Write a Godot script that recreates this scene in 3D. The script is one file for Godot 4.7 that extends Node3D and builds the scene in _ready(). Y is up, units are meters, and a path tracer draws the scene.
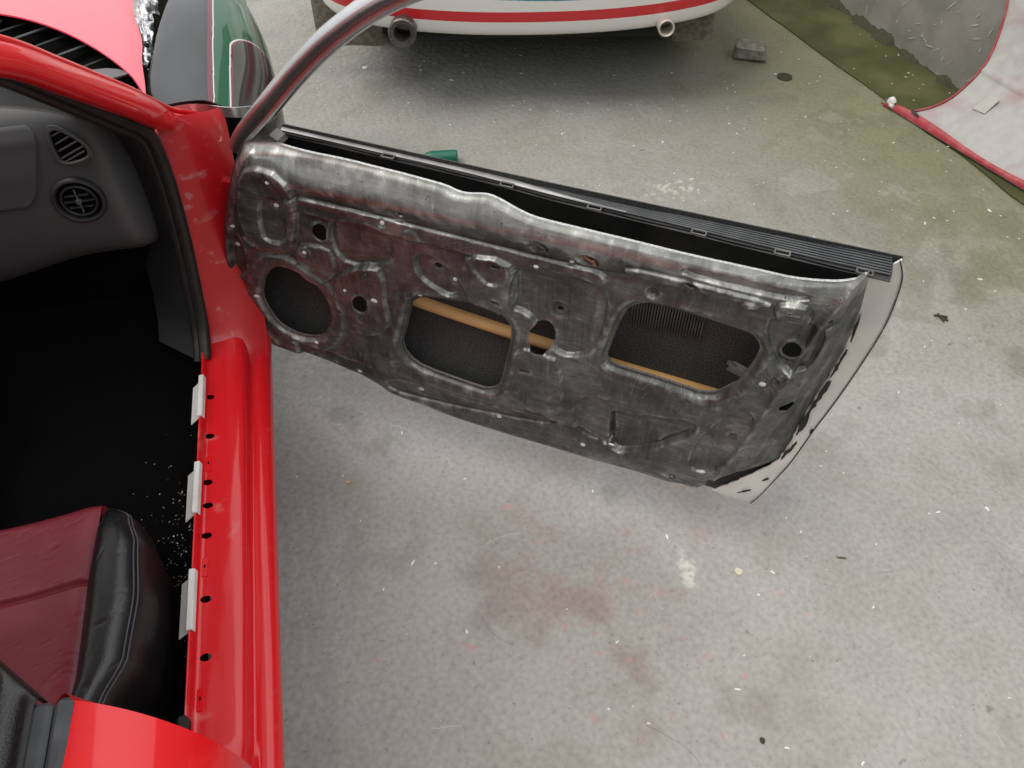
extends Node3D
# A stripped red coupe with its bare door open in a concrete yard.

const CAR_AT := Vector3(-0.393, 0.0, -0.425)
const CAR_TURN := 12.445

const PANEL_LOW := [[-0.145, 0.884], [-0.168, 0.855], [-0.194, 0.820], [-0.236, 0.733], [-0.287, 0.607], [-0.307, 0.509], [-0.309, 0.410], [-0.287, 0.339], [-0.240, 0.267], [-0.191, 0.254], [-0.087, 0.246], [-0.014, 0.239], [0.019, 0.240], [0.071, 0.221], [0.112, 0.197], [0.198, 0.188], [0.282, 0.175], [0.421, 0.170], [0.556, 0.170], [0.662, 0.169], [0.789, 0.172], [0.860, 0.170], [0.911, 0.187], [0.942, 0.216], [0.955, 0.247]]
const PANEL_TOP := [[-0.109, 0.894], [-0.064, 0.904], [0.002, 0.907], [0.092, 0.909], [0.201, 0.907], [0.307, 0.903], [0.338, 0.898], [0.361, 0.897], [0.385, 0.901], [0.406, 0.903], [0.430, 0.899], [0.490, 0.885], [0.550, 0.882], [0.665, 0.881], [0.813, 0.879], [0.920, 0.880], [0.989, 0.880], [1.046, 0.886], [1.076, 0.898], [1.091, 0.916]]
const RIDGE := [[0.955, 0.235], [0.988, 0.390], [1.012, 0.520], [1.032, 0.641], [1.046, 0.730], [1.059, 0.811], [1.074, 0.875], [1.089, 0.911]]
const SPEAKER := [[-0.137, 0.566], [-0.084, 0.564], [-0.041, 0.540], [-0.022, 0.501], [-0.019, 0.460], [-0.032, 0.408], [-0.066, 0.361], [-0.131, 0.346], [-0.186, 0.370], [-0.209, 0.442], [-0.192, 0.502], [-0.168, 0.541]]
const OPENING_A := [[0.216, 0.568], [0.246, 0.587], [0.325, 0.599], [0.392, 0.607], [0.431, 0.591], [0.447, 0.563], [0.445, 0.512], [0.423, 0.386], [0.411, 0.352], [0.386, 0.335], [0.356, 0.334], [0.213, 0.352], [0.170, 0.403], [0.184, 0.467], [0.206, 0.547]]
const OPENING_B := [[0.671, 0.575], [0.692, 0.683], [0.717, 0.719], [0.749, 0.729], [0.823, 0.727], [0.925, 0.716], [0.949, 0.706], [0.963, 0.681], [0.958, 0.636], [0.945, 0.584], [0.931, 0.563], [0.889, 0.521], [0.783, 0.527], [0.695, 0.531], [0.671, 0.547]]
const HOLES := [
[[0.027, 0.724], [0.027, 0.717], [0.026, 0.709], [0.023, 0.701], [0.018, 0.694], [0.013, 0.688], [0.006, 0.685], [-0.000, 0.684], [-0.006, 0.686], [-0.010, 0.690], [-0.013, 0.696], [-0.013, 0.704], [-0.012, 0.712], [-0.009, 0.720], [-0.004, 0.727], [0.002, 0.732], [0.008, 0.735], [0.014, 0.736], [0.020, 0.734], [0.024, 0.730]],
[[0.103, 0.550], [0.104, 0.542], [0.104, 0.534], [0.101, 0.525], [0.097, 0.517], [0.091, 0.510], [0.085, 0.505], [0.078, 0.503], [0.072, 0.504], [0.067, 0.508], [0.063, 0.513], [0.062, 0.521], [0.062, 0.530], [0.065, 0.539], [0.069, 0.547], [0.075, 0.553], [0.081, 0.558], [0.088, 0.560], [0.094, 0.559], [0.099, 0.555]],
[[1.037, 0.705], [1.037, 0.698], [1.037, 0.691], [1.034, 0.685], [1.030, 0.680], [1.025, 0.677], [1.019, 0.676], [1.014, 0.678], [1.009, 0.681], [1.005, 0.686], [1.002, 0.692], [1.002, 0.699], [1.003, 0.706], [1.005, 0.712], [1.009, 0.717], [1.014, 0.720], [1.020, 0.721], [1.025, 0.719], [1.030, 0.716], [1.034, 0.711]],
[[0.549, 0.562], [0.545, 0.547], [0.539, 0.534], [0.531, 0.523], [0.522, 0.516], [0.512, 0.514], [0.504, 0.516], [0.497, 0.523], [0.492, 0.534], [0.490, 0.547], [0.491, 0.562], [0.495, 0.577], [0.501, 0.590], [0.509, 0.600], [0.518, 0.606], [0.528, 0.608], [0.536, 0.606], [0.543, 0.599], [0.547, 0.589], [0.550, 0.576]],
[[0.988, 0.814], [1.011, 0.817], [1.013, 0.808], [0.991, 0.805]],
[[1.036, 0.533], [1.058, 0.546], [1.067, 0.527], [1.054, 0.509], [1.038, 0.515]],
[[0.292, 0.687], [0.290, 0.684], [0.288, 0.682], [0.285, 0.680], [0.282, 0.679], [0.279, 0.679], [0.276, 0.680], [0.274, 0.682], [0.272, 0.684], [0.272, 0.687], [0.272, 0.690], [0.274, 0.693], [0.276, 0.695], [0.279, 0.697], [0.282, 0.698], [0.285, 0.698], [0.288, 0.697], [0.290, 0.695], [0.292, 0.693], [0.292, 0.690]],
[[0.408, 0.740], [0.428, 0.741], [0.428, 0.728], [0.408, 0.727]],
[[0.411, 0.648], [0.429, 0.648], [0.429, 0.637], [0.411, 0.637]],
[[0.563, 0.649], [0.563, 0.646], [0.562, 0.644], [0.560, 0.641], [0.558, 0.639], [0.556, 0.638], [0.553, 0.638], [0.551, 0.638], [0.549, 0.640], [0.548, 0.642], [0.548, 0.644], [0.548, 0.647], [0.549, 0.649], [0.551, 0.652], [0.553, 0.654], [0.555, 0.655], [0.557, 0.655], [0.560, 0.655], [0.561, 0.654], [0.562, 0.652]],
[[1.072, 0.780], [1.072, 0.777], [1.072, 0.774], [1.071, 0.772], [1.070, 0.770], [1.068, 0.769], [1.066, 0.769], [1.064, 0.769], [1.062, 0.771], [1.060, 0.773], [1.059, 0.776], [1.058, 0.779], [1.058, 0.782], [1.059, 0.784], [1.061, 0.786], [1.063, 0.787], [1.065, 0.787], [1.067, 0.787], [1.069, 0.785], [1.070, 0.783]],
[[0.474, 0.457], [0.500, 0.460], [0.500, 0.450], [0.474, 0.447]],
[[0.928, 0.803], [0.929, 0.800], [0.928, 0.798], [0.927, 0.796], [0.925, 0.794], [0.923, 0.793], [0.921, 0.793], [0.919, 0.793], [0.917, 0.795], [0.916, 0.796], [0.915, 0.798], [0.915, 0.800], [0.915, 0.803], [0.916, 0.805], [0.918, 0.806], [0.920, 0.807], [0.922, 0.808], [0.924, 0.807], [0.926, 0.806], [0.928, 0.805]],
[[0.223, 0.816], [0.223, 0.812], [0.221, 0.808], [0.218, 0.805], [0.216, 0.803], [0.213, 0.801], [0.210, 0.801], [0.208, 0.802], [0.206, 0.804], [0.205, 0.808], [0.205, 0.812], [0.206, 0.816], [0.208, 0.819], [0.210, 0.823], [0.213, 0.825], [0.216, 0.826], [0.218, 0.827], [0.221, 0.825], [0.222, 0.823], [0.223, 0.820]]]
const SPOTS := [[-0.032, 0.270], [0.024, 0.253], [0.123, 0.288], [0.197, 0.244], [0.304, 0.270], [0.414, 0.234], [0.635, 0.218], [0.707, 0.266], [0.863, 0.212], [0.968, 0.413], [0.989, 0.595], [1.009, 0.612], [1.031, 0.630], [0.927, 0.616], [-0.233, 0.661], [-0.188, 0.636], [-0.246, 0.596], [-0.085, 0.826], [-0.092, 0.755], [0.171, 0.783], [0.110, 0.626], [0.046, 0.559], [0.121, 0.552], [0.047, 0.496], [0.077, 0.480], [-0.064, 0.552], [-0.077, 0.340], [-0.104, 0.271], [-0.223, 0.452], [-0.040, 0.647], [0.319, 0.659], [0.613, 0.750], [0.507, 0.764], [0.578, 0.795], [0.233, 0.595], [0.742, 0.764], [1.066, 0.771]]
const EMBOSS := [
[0.006, 0.010, [[-0.023, 0.796], [0.254, 0.792], [0.554, 0.785], [0.635, 0.784], [0.646, 0.757], [0.556, 0.750], [0.251, 0.756], [-0.032, 0.758]]],
[-0.005, 0.010, [[0.125, 0.258], [0.370, 0.280], [0.539, 0.298], [0.548, 0.263], [0.368, 0.232], [0.131, 0.213]]],
[-0.008, 0.008, [[-0.254, 0.616], [-0.229, 0.635], [-0.220, 0.602], [-0.233, 0.538], [-0.263, 0.503], [-0.270, 0.545]]],
[-0.009, 0.010, [[0.471, 0.746], [0.555, 0.765], [0.622, 0.755], [0.653, 0.722], [0.655, 0.657], [0.643, 0.586], [0.611, 0.540], [0.557, 0.533], [0.495, 0.615], [0.450, 0.638]]],
[0.008, 0.012, [[0.052, 0.616], [0.144, 0.649], [0.149, 0.556], [0.151, 0.487], [0.110, 0.437], [0.060, 0.430], [0.021, 0.483], [0.013, 0.544]]],
[-0.006, 0.008, [[0.616, 0.396], [0.685, 0.417], [0.705, 0.286], [0.660, 0.258], [0.618, 0.286]]],
[-0.011, 0.010, [[0.698, 0.387], [0.762, 0.400], [0.849, 0.424], [0.887, 0.412], [0.864, 0.359], [0.776, 0.280], [0.710, 0.257]]],
[0.006, 0.010, [[0.454, 0.496], [0.558, 0.514], [0.575, 0.336], [0.475, 0.331]]],
[-0.006, 0.009, [[0.038, 0.745], [0.169, 0.759], [0.169, 0.673], [0.056, 0.640]]],
[0.007, 0.012, [[-0.144, 0.837], [-0.033, 0.838], [-0.072, 0.650], [-0.166, 0.612], [-0.199, 0.702]]],
[-0.006, 0.009, [[-0.124, 0.766], [-0.069, 0.770], [-0.083, 0.669], [-0.143, 0.658]]],
[-0.007, 0.010, [[0.234, 0.703], [0.266, 0.718], [0.306, 0.697], [0.336, 0.659], [0.325, 0.627], [0.296, 0.620], [0.241, 0.650]]],
[0.007, 0.012, [[0.353, 0.743], [0.454, 0.756], [0.454, 0.625], [0.357, 0.628]]],
[-0.005, 0.008, [[0.368, 0.731], [0.411, 0.759], [0.441, 0.742], [0.434, 0.703], [0.401, 0.687]]],
[-0.008, 0.012, [[0.964, 0.767], [1.037, 0.778], [1.069, 0.738], [1.058, 0.651], [0.998, 0.666]]],
[0.009, 0.010, [[0.969, 0.828], [1.015, 0.833], [1.032, 0.794], [1.000, 0.768], [0.971, 0.784]]],
[-0.006, 0.012, [[0.902, 0.376], [0.964, 0.506], [1.000, 0.455], [0.953, 0.286], [0.898, 0.267]]],
[0.006, 0.010, [[0.709, 0.830], [0.932, 0.826], [0.933, 0.806], [0.712, 0.807]]],
[-0.007, 0.010, [[0.808, 0.859], [0.994, 0.859], [0.996, 0.841], [0.814, 0.842]]],
[0.005, 0.010, [[-0.055, 0.657], [0.023, 0.665], [0.022, 0.592], [-0.030, 0.555], [-0.071, 0.586]]]]
const CREASES := [
[0.007, 0.007, [[-0.122, 0.880], [-0.175, 0.800], [-0.227, 0.695], [-0.267, 0.583], [-0.285, 0.467], [-0.263, 0.362], [-0.203, 0.291]]],
[0.005, 0.012, [[0.168, 0.772], [0.162, 0.634], [0.149, 0.493]]],
[0.005, 0.010, [[-0.034, 0.833], [-0.070, 0.667], [-0.061, 0.606], [0.008, 0.588]]],
[0.004, 0.010, [[0.050, 0.740], [0.039, 0.612]]],
[0.005, 0.012, [[0.439, 0.741], [0.433, 0.582]]],
[0.006, 0.012, [[0.539, 0.527], [0.551, 0.314]]],
[0.005, 0.012, [[0.737, 0.234], [0.827, 0.342], [0.896, 0.409], [0.991, 0.458]]],
[0.006, 0.012, [[0.174, 0.594], [0.156, 0.462], [0.135, 0.333], [0.209, 0.306], [0.397, 0.306]]],
[0.006, 0.010, [[0.635, 0.711], [0.632, 0.567], [0.659, 0.507], [0.794, 0.495], [0.916, 0.493]]],
[0.006, 0.014, [[0.954, 0.550], [0.985, 0.694], [0.967, 0.755]]],
[0.004, 0.008, [[1.064, 0.595], [1.051, 0.745], [1.060, 0.856]]],
[-0.004, 0.008, [[1.049, 0.598], [1.038, 0.746], [1.044, 0.842]]],
[0.004, 0.010, [[0.786, 0.204], [0.859, 0.496], [0.882, 0.489]]],
[-0.005, 0.012, [[-0.020, 0.812], [0.254, 0.792], [0.554, 0.785], [0.828, 0.798]]]]
const FLANGE_LINE := [[-0.129, 0.328], [-0.016, 0.310], [0.138, 0.293], [0.370, 0.280], [0.539, 0.301], [0.615, 0.296], [0.731, 0.243], [0.847, 0.209], [0.934, 0.195]]
const BOSSES := [[0.968, 0.413, 0.024, 0.006], [1.031, 0.630, 0.022, 0.005], [0.922, 0.800, 0.020, 0.010], [0.212, 0.813, 0.018, -0.008], [0.512, 0.820, 0.020, -0.008], [0.613, 0.812, 0.020, -0.008], [0.554, 0.646, 0.022, -0.005], [0.082, 0.531, 0.028, 0.004], [0.007, 0.710, 0.026, 0.005], [1.020, 0.699, 0.028, 0.004], [-0.042, 0.647, 0.018, 0.006], [0.807, 0.811, 0.020, -0.006], [-0.022, 0.274, 0.020, -0.003], [1.066, 0.776, 0.018, -0.007], [-0.189, 0.634, 0.018, -0.006], [0.741, 0.763, 0.012, -0.004], [0.234, 0.764, 0.020, 0.004], [0.353, 0.530, 0.002, 0.000]]
const SKIN_REAR := [[1.147, 0.903], [1.167, 0.850], [1.175, 0.732], [1.159, 0.575], [1.109, 0.327], [1.058, 0.188]]
const SKIN_HEM := [[1.105, 0.851], [1.117, 0.779], [1.122, 0.657], [1.103, 0.497], [1.077, 0.330], [0.964, 0.204]]

var M := {}

# ---------------------------------------------------------------- mesh builder
class MB:
	var v := PackedVector3Array()
	var uv := PackedVector2Array()
	var col := PackedColorArray()
	var idx := PackedInt32Array()
	var colored := false
	func add(p: Vector3, t := Vector2.ZERO, c := Color.WHITE) -> int:
		v.append(p); uv.append(t); col.append(c)
		return v.size() - 1
	func tri(a: int, b: int, c: int) -> void:
		idx.append(a); idx.append(b); idx.append(c)
	func quad(a: int, b: int, c: int, d: int) -> void:
		tri(a, b, c); tri(a, c, d)
	func flat_quad(a: Vector3, b: Vector3, c: Vector3, d: Vector3) -> void:
		var i := add(a, Vector2(0, 0)); add(b, Vector2(1, 0)); add(c, Vector2(1, 1)); add(d, Vector2(0, 1))
		quad(i, i + 1, i + 2, i + 3)
	func flat_tri(a: Vector3, b: Vector3, c: Vector3) -> void:
		var i := add(a); add(b); add(c)
		tri(i, i + 1, i + 2)
	func out_quad(a: Vector3, b: Vector3, c: Vector3, d: Vector3, away: Vector3) -> void:
		var n := (c - a).cross(b - a)
		if n.dot((a + c) * 0.5 - away) < 0.0: flat_quad(d, c, b, a)
		else: flat_quad(a, b, c, d)
	# box with chamfered edges
	func box(at: Vector3, size: Vector3, bevel := 0.003, bs := Basis.IDENTITY) -> void:
		var h := size * 0.5
		var b := minf(bevel, minf(h.x, minf(h.y, h.z)) * 0.8)
		var p := func(sx: int, sy: int, sz: int, ax: int) -> Vector3:
			var q := Vector3(sx * (h.x - (0.0 if ax == 0 else b)), sy * (h.y - (0.0 if ax == 1 else b)), sz * (h.z - (0.0 if ax == 2 else b)))
			return at + bs * q
		for s in [-1, 1]:
			out_quad(p.call(s, -1, -1, 0), p.call(s, 1, -1, 0), p.call(s, 1, 1, 0), p.call(s, -1, 1, 0), at)
			out_quad(p.call(-1, s, -1, 1), p.call(1, s, -1, 1), p.call(1, s, 1, 1), p.call(-1, s, 1, 1), at)
			out_quad(p.call(-1, -1, s, 2), p.call(1, -1, s, 2), p.call(1, 1, s, 2), p.call(-1, 1, s, 2), at)
		for s in [-1, 1]:
			for r in [-1, 1]:
				out_quad(p.call(s, r, -1, 0), p.call(s, r, 1, 0), p.call(s, r, 1, 1), p.call(s, r, -1, 1), at)
				out_quad(p.call(s, -1, r, 0), p.call(s, 1, r, 0), p.call(s, 1, r, 2), p.call(s, -1, r, 2), at)
				out_quad(p.call(-1, s, r, 1), p.call(1, s, r, 1), p.call(1, s, r, 2), p.call(-1, s, r, 2), at)
				for q in [-1, 1]:
					var a: Vector3 = p.call(s, r, q, 0); var c: Vector3 = p.call(s, r, q, 1); var d: Vector3 = p.call(s, r, q, 2)
					if (d - a).cross(c - a).dot(a - at) < 0.0: flat_tri(d, c, a)
					else: flat_tri(a, c, d)
	func grid(ni: int, nj: int, f: Callable) -> void:
		var b := v.size()
		for j in nj + 1:
			for i in ni + 1:
				var s := float(i) / ni; var t := float(j) / nj
				add(f.call(s, t), Vector2(s, t))
		for j in nj:
			for i in ni:
				var k := b + j * (ni + 1) + i
				quad(k, k + 1, k + ni + 2, k + ni + 1)
	# a sheet with thickness th, laid off against the normal
	func shell(ni: int, nj: int, f: Callable, th: float) -> void:
		var b := v.size()
		grid(ni, nj, f)
		var w := ni + 1
		var back := v.size()
		for j in nj + 1:
			for i in w:
				var du := v[b + j * w + mini(i + 1, ni)] - v[b + j * w + maxi(i - 1, 0)]
				var dv := v[b + mini(j + 1, nj) * w + i] - v[b + maxi(j - 1, 0) * w + i]
				var n := dv.cross(du).normalized()
				add(v[b + j * w + i] - n * th, uv[b + j * w + i])
		for j in nj:
			for i in ni:
				var k := back + j * w + i
				quad(k + w, k + w + 1, k + 1, k)
		for i in ni:
			rim(b + i, b + i + 1, back + i, back + i + 1)
			rim(b + nj * w + i + 1, b + nj * w + i, back + nj * w + i + 1, back + nj * w + i)
		for j in nj:
			rim(b + (j + 1) * w, b + j * w, back + (j + 1) * w, back + j * w)
			rim(b + j * w + ni, b + (j + 1) * w + ni, back + j * w + ni, back + (j + 1) * w + ni)
	func rim(a: int, c: int, a2: int, c2: int) -> void:
		var i := add(v[a], uv[a]); add(v[a2], uv[a]); add(v[c2], uv[c]); add(v[c], uv[c])
		quad(i, i + 1, i + 2, i + 3)
	# a tube along points; radius per point; flat scales the second axis
	func tube(pts: PackedVector3Array, rad: Variant, sides := 12, squash := 1.0, hint := Vector3.UP) -> void:
		var n := pts.size()
		var b := v.size()
		for i in n:
			var t := (pts[mini(i + 1, n - 1)] - pts[maxi(i - 1, 0)]).normalized()
			var side := t.cross(hint)
			if side.length() < 0.05: side = t.cross(Vector3.RIGHT)
			side = side.normalized()
			var up := side.cross(t).normalized()
			var r: float = rad if rad is float else rad[i]
			for k in sides:
				var a := TAU * k / sides
				add(pts[i] + side * cos(a) * r + up * sin(a) * r * squash, Vector2(float(k) / sides, float(i) / (n - 1)))
		for i in n - 1:
			for k in sides:
				var k2 := (k + 1) % sides
				quad(b + i * sides + k, b + i * sides + k2, b + (i + 1) * sides + k2, b + (i + 1) * sides + k)
		for e in [0, n - 1]:
			var c := add(pts[e])
			var ring := v.size()
			for k in sides: add(v[b + e * sides + k])
			for k in sides:
				if e == 0: tri(c, ring + (k + 1) % sides, ring + k)
				else: tri(c, ring + k, ring + (k + 1) % sides)
	# profile of [radius, height] turned about the y axis of xf
	func lathe(prof: Array, sides := 24, xf := Transform3D.IDENTITY, sharp := false) -> void:
		for q in prof.size() - 1:
			var b := v.size()
			for e in 2:
				for k in sides + 1:
					var a := TAU * k / sides
					add(xf * Vector3(cos(a) * prof[q + e][0], prof[q + e][1], sin(a) * prof[q + e][0]), Vector2(float(k) / sides, q + e))
			for k in sides:
				quad(b + k, b + sides + 1 + k, b + sides + 2 + k, b + k + 1)
	# polygon (2D) pushed to a thickness; xf carries x, y, and z is the depth
	func slab(poly: PackedVector2Array, depth: float, xf := Transform3D.IDENTITY) -> void:
		var ids := Geometry2D.triangulate_polygon(poly)
		for e in 2:
			var z := 0.0 if e == 0 else -depth
			var b := v.size()
			for p in poly: add(xf * Vector3(p.x, p.y, z), p)
			for k in range(0, ids.size(), 3):
				tri(b + ids[k], b + ids[k + 1], b + ids[k + 2])
		var n := poly.size()
		for i in n:
			var p := poly[i]; var q := poly[(i + 1) % n]
			flat_quad(xf * Vector3(p.x, p.y, 0), xf * Vector3(q.x, q.y, 0), xf * Vector3(q.x, q.y, -depth), xf * Vector3(p.x, p.y, -depth))
	func mesh() -> ArrayMesh:
		var nrm := PackedVector3Array(); nrm.resize(v.size())
		for k in range(0, idx.size(), 3):
			var a := idx[k]; var b := idx[k + 1]; var c := idx[k + 2]
			var n := (v[c] - v[a]).cross(v[b] - v[a])
			nrm[a] += n; nrm[b] += n; nrm[c] += n
		for i in nrm.size(): nrm[i] = nrm[i].normalized() if nrm[i].length_squared() > 1e-24 else Vector3.UP
		var arr := []; arr.resize(Mesh.ARRAY_MAX)
		arr[Mesh.ARRAY_VERTEX] = v; arr[Mesh.ARRAY_NORMAL] = nrm; arr[Mesh.ARRAY_TEX_UV] = uv; arr[Mesh.ARRAY_INDEX] = idx
		if colored: arr[Mesh.ARRAY_COLOR] = col
		var m := ArrayMesh.new()
		m.add_surface_from_arrays(Mesh.PRIMITIVE_TRIANGLES, arr)
		return m

# ---------------------------------------------------------------- helpers
func build(mb: MB, called: String, m: Material, parent: Node) -> MeshInstance3D:
	var o := MeshInstance3D.new()
	o.name = called; o.mesh = mb.mesh(); o.material_override = m
	parent.add_child(o, true)
	return o

func again(mesh: Mesh, called: String, m: Material, parent: Node, xf: Transform3D) -> MeshInstance3D:
	var o := MeshInstance3D.new()
	o.name = called; o.mesh = mesh; o.material_override = m; o.transform = xf
	parent.add_child(o, true)
	return o

var used := {}
func numbered(s: String) -> String:
	if not used.has(s):
		used[s] = 0
		return s
	used[s] += 1
	return "%s_%03d" % [s, used[s]]

func thing(called: String, label: String, category: String, at := Vector3.ZERO, turn := 0.0, group := "") -> Node3D:
	var o := Node3D.new(); o.name = numbered(called); add_child(o)
	o.position = at; o.rotation_degrees.y = turn
	o.set_meta("label", label); o.set_meta("category", category)
	if group: o.set_meta("group", group)
	return o

func tag(o: Node, label: String, category: String, group := "") -> Node:
	o.set_meta("label", label); o.set_meta("category", category)
	if group: o.set_meta("group", group)
	return o

func struct(o: Node) -> Node:
	o.set_meta("kind", "structure")
	return o

func lin(r: float, g: float, b: float) -> Color:
	return Color(r, g, b).linear_to_srgb()

func mat(c: Color, rough: float, metal := 0.0, coat := 0.0, coat_rough := 0.05) -> StandardMaterial3D:
	var m := StandardMaterial3D.new()
	m.albedo_color = c; m.roughness = rough; m.metallic = metal
	if coat > 0.0:
		m.clearcoat_enabled = true; m.clearcoat = coat; m.clearcoat_roughness = coat_rough
	return m

func noise(sd: int, freq: float, oct := 4, kind := FastNoiseLite.TYPE_SIMPLEX_SMOOTH) -> FastNoiseLite:
	var n := FastNoiseLite.new()
	n.seed = sd; n.frequency = freq; n.fractal_octaves = oct; n.noise_type = kind
	return n

func noise_tex(sd: int, freq: float, oct: int, ramp: Array, size := 512, as_normal := 0.0) -> NoiseTexture2D:
	var t := NoiseTexture2D.new()
	t.width = size; t.height = size; t.seamless = true
	t.noise = noise(sd, freq, oct)
	if as_normal > 0.0:
		t.as_normal_map = true; t.bump_strength = as_normal
	if ramp.size() > 0:
		var g := Gradient.new()
		g.offsets = PackedFloat32Array(ramp.map(func(a): return a[0]))
		g.colors = PackedColorArray(ramp.map(func(a): return a[1]))
		t.color_ramp = g
	return t

func triplanar(m: StandardMaterial3D, scale: float, world := false) -> StandardMaterial3D:
	m.uv1_triplanar = true; m.uv1_world_triplanar = world; m.uv1_scale = Vector3.ONE * scale
	return m

# mottled material: three tones by noise, rough by another
func mottled(sd: int, a: Color, b: Color, c: Color, rough: float, freq: float, scale: float, bump := 0.0, metal := 0.0) -> StandardMaterial3D:
	var m := mat(Color.WHITE, rough, metal)
	m.albedo_texture = noise_tex(sd, freq, 5, [[0.25, a], [0.5, b], [0.75, c]])
	if bump > 0.0:
		m.normal_enabled = true; m.normal_scale = 1.0
		m.normal_texture = noise_tex(sd + 7, freq * 3.0, 4, [], 512, bump)
	return triplanar(m, scale)

func V(r: float, f: float, h: float) -> Vector3: return Vector3(r, h, -f)   # right, forward, up of the car

func spline(p: Array, per := 8) -> PackedVector3Array:
	var out := PackedVector3Array()
	for i in p.size() - 1:
		var a: Vector3 = p[maxi(i - 1, 0)]; var b: Vector3 = p[i]; var c: Vector3 = p[i + 1]; var d: Vector3 = p[mini(i + 2, p.size() - 1)]
		for k in per: out.append(b.cubic_interpolate(c, a, d, float(k) / per))
	out.append(p[p.size() - 1])
	return out

func spline2(p: Array, per := 6, closed := false) -> PackedVector2Array:
	var out := PackedVector2Array()
	var n := p.size()
	for i in (n if closed else n - 1):
		var g := func(k: int) -> Vector2:
			k = posmod(k, n) if closed else clampi(k, 0, n - 1)
			return Vector2(p[k][0], p[k][1])
		var a: Vector2 = g.call(i - 1); var b: Vector2 = g.call(i); var c: Vector2 = g.call(i + 1); var d: Vector2 = g.call(i + 2)
		for k in per: out.append(b.cubic_interpolate(c, a, d, float(k) / per))
	if not closed: out.append(Vector2(p[n - 1][0], p[n - 1][1]))
	return out

# y for x through [x, y] points
func look(p: Array, x: float) -> float:
	if x <= p[0][0]: return p[0][1]
	for i in p.size() - 1:
		if x <= p[i + 1][0]:
			return lerpf(p[i][1], p[i + 1][1], smoothstep(0, 1, (x - p[i][0]) / (p[i + 1][0] - p[i][0])) * 0.5 + 0.5 * (x - p[i][0]) / (p[i + 1][0] - p[i][0]))
	return p[p.size() - 1][1]

func row(p: Array, t: float) -> Vector3:   # a point along an array of Vector3, t 0..1
	var k := clampf(t, 0, 1) * (p.size() - 1)
	var i := mini(int(k), p.size() - 2)
	var a: Vector3 = p[maxi(i - 1, 0)]; var b: Vector3 = p[i]; var c: Vector3 = p[i + 1]; var d: Vector3 = p[mini(i + 2, p.size() - 1)]
	return b.cubic_interpolate(c, a, d, k - i)

func poly_sdf(p: Vector2, q: PackedVector2Array) -> float:
	var d := 1e9
	var s := 1.0
	var n := q.size()
	var j := n - 1
	for i in n:
		var e := q[j] - q[i]; var w := p - q[i]
		d = minf(d, (w - e * clampf(w.dot(e) / e.dot(e), 0, 1)).length_squared())
		var c1 := p.y >= q[i].y; var c2 := p.y < q[j].y; var c3 := e.x * w.y > e.y * w.x
		if (c1 and c2 and c3) or (not c1 and not c2 and not c3): s = -s
		j = i
	return s * sqrt(d)

func line_dist(p: Vector2, q: PackedVector2Array) -> float:
	var d := 1e9
	for i in q.size() - 1:
		var e := q[i + 1] - q[i]; var w := p - q[i]
		d = minf(d, (w - e * clampf(w.dot(e) / e.dot(e), 0, 1)).length_squared())
	return sqrt(d)

func pv2(a: Array) -> PackedVector2Array:
	var o := PackedVector2Array()
	for p in a: o.append(Vector2(p[0], p[1]))
	return o

# a regular sheet of positions clipped where cut >= 0, with smooth contours; edge walls go to a second builder
func cut_sheet(mb: MB, edge: MB, w: int, h: int, P: PackedVector3Array, U: PackedVector2Array, cut: PackedFloat32Array, rim: Vector3) -> void:
	var id := PackedInt32Array(); id.resize(w * h); id.fill(-1)
	var cross := {}
	for j in h - 1:
		for i in w - 1:
			var c := [j * w + i, j * w + i + 1, (j + 1) * w + i + 1, (j + 1) * w + i]
			var ins := 0
			for k in 4:
				if cut[c[k]] < 0.0: ins += 1
			if ins == 0: continue
			var poly := []
			var outs := []
			for k in 4:
				var a: int = c[k]; var b: int = c[(k + 1) % 4]
				if cut[a] < 0.0:
					if id[a] < 0: id[a] = mb.add(P[a], U[a])
					poly.append(id[a])
				if (cut[a] < 0.0) != (cut[b] < 0.0):
					var key := mini(a, b) * 2 + (1 if absi(a - b) > 1 else 0)
					if not cross.has(key):
						var lo := mini(a, b); var hi := maxi(a, b)
						var t := clampf(cut[lo] / (cut[lo] - cut[hi]), 0.03, 0.97)
						cross[key] = mb.add(P[lo].lerp(P[hi], t), U[lo].lerp(U[hi], t))
					poly.append(cross[key])
					outs.append([cross[key], cut[a] < 0.0])
			for k in range(1, poly.size() - 1): mb.tri(poly[0], poly[k], poly[k + 1])
			for k in outs.size():
				if outs[k][1]:
					var nx: Array = outs[(k + 1) % outs.size()]
					var a: Vector3 = mb.v[outs[k][0]]; var b: Vector3 = mb.v[nx[0]]
					edge.flat_quad(a, b, b + rim, a + rim)

func grey_image(n: FastNoiseLite, w: int, h: int) -> PackedByteArray:
	var im := n.get_image(w, h, false, false, true)
	im.convert(Image.FORMAT_L8)
	return im.get_data()

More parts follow.
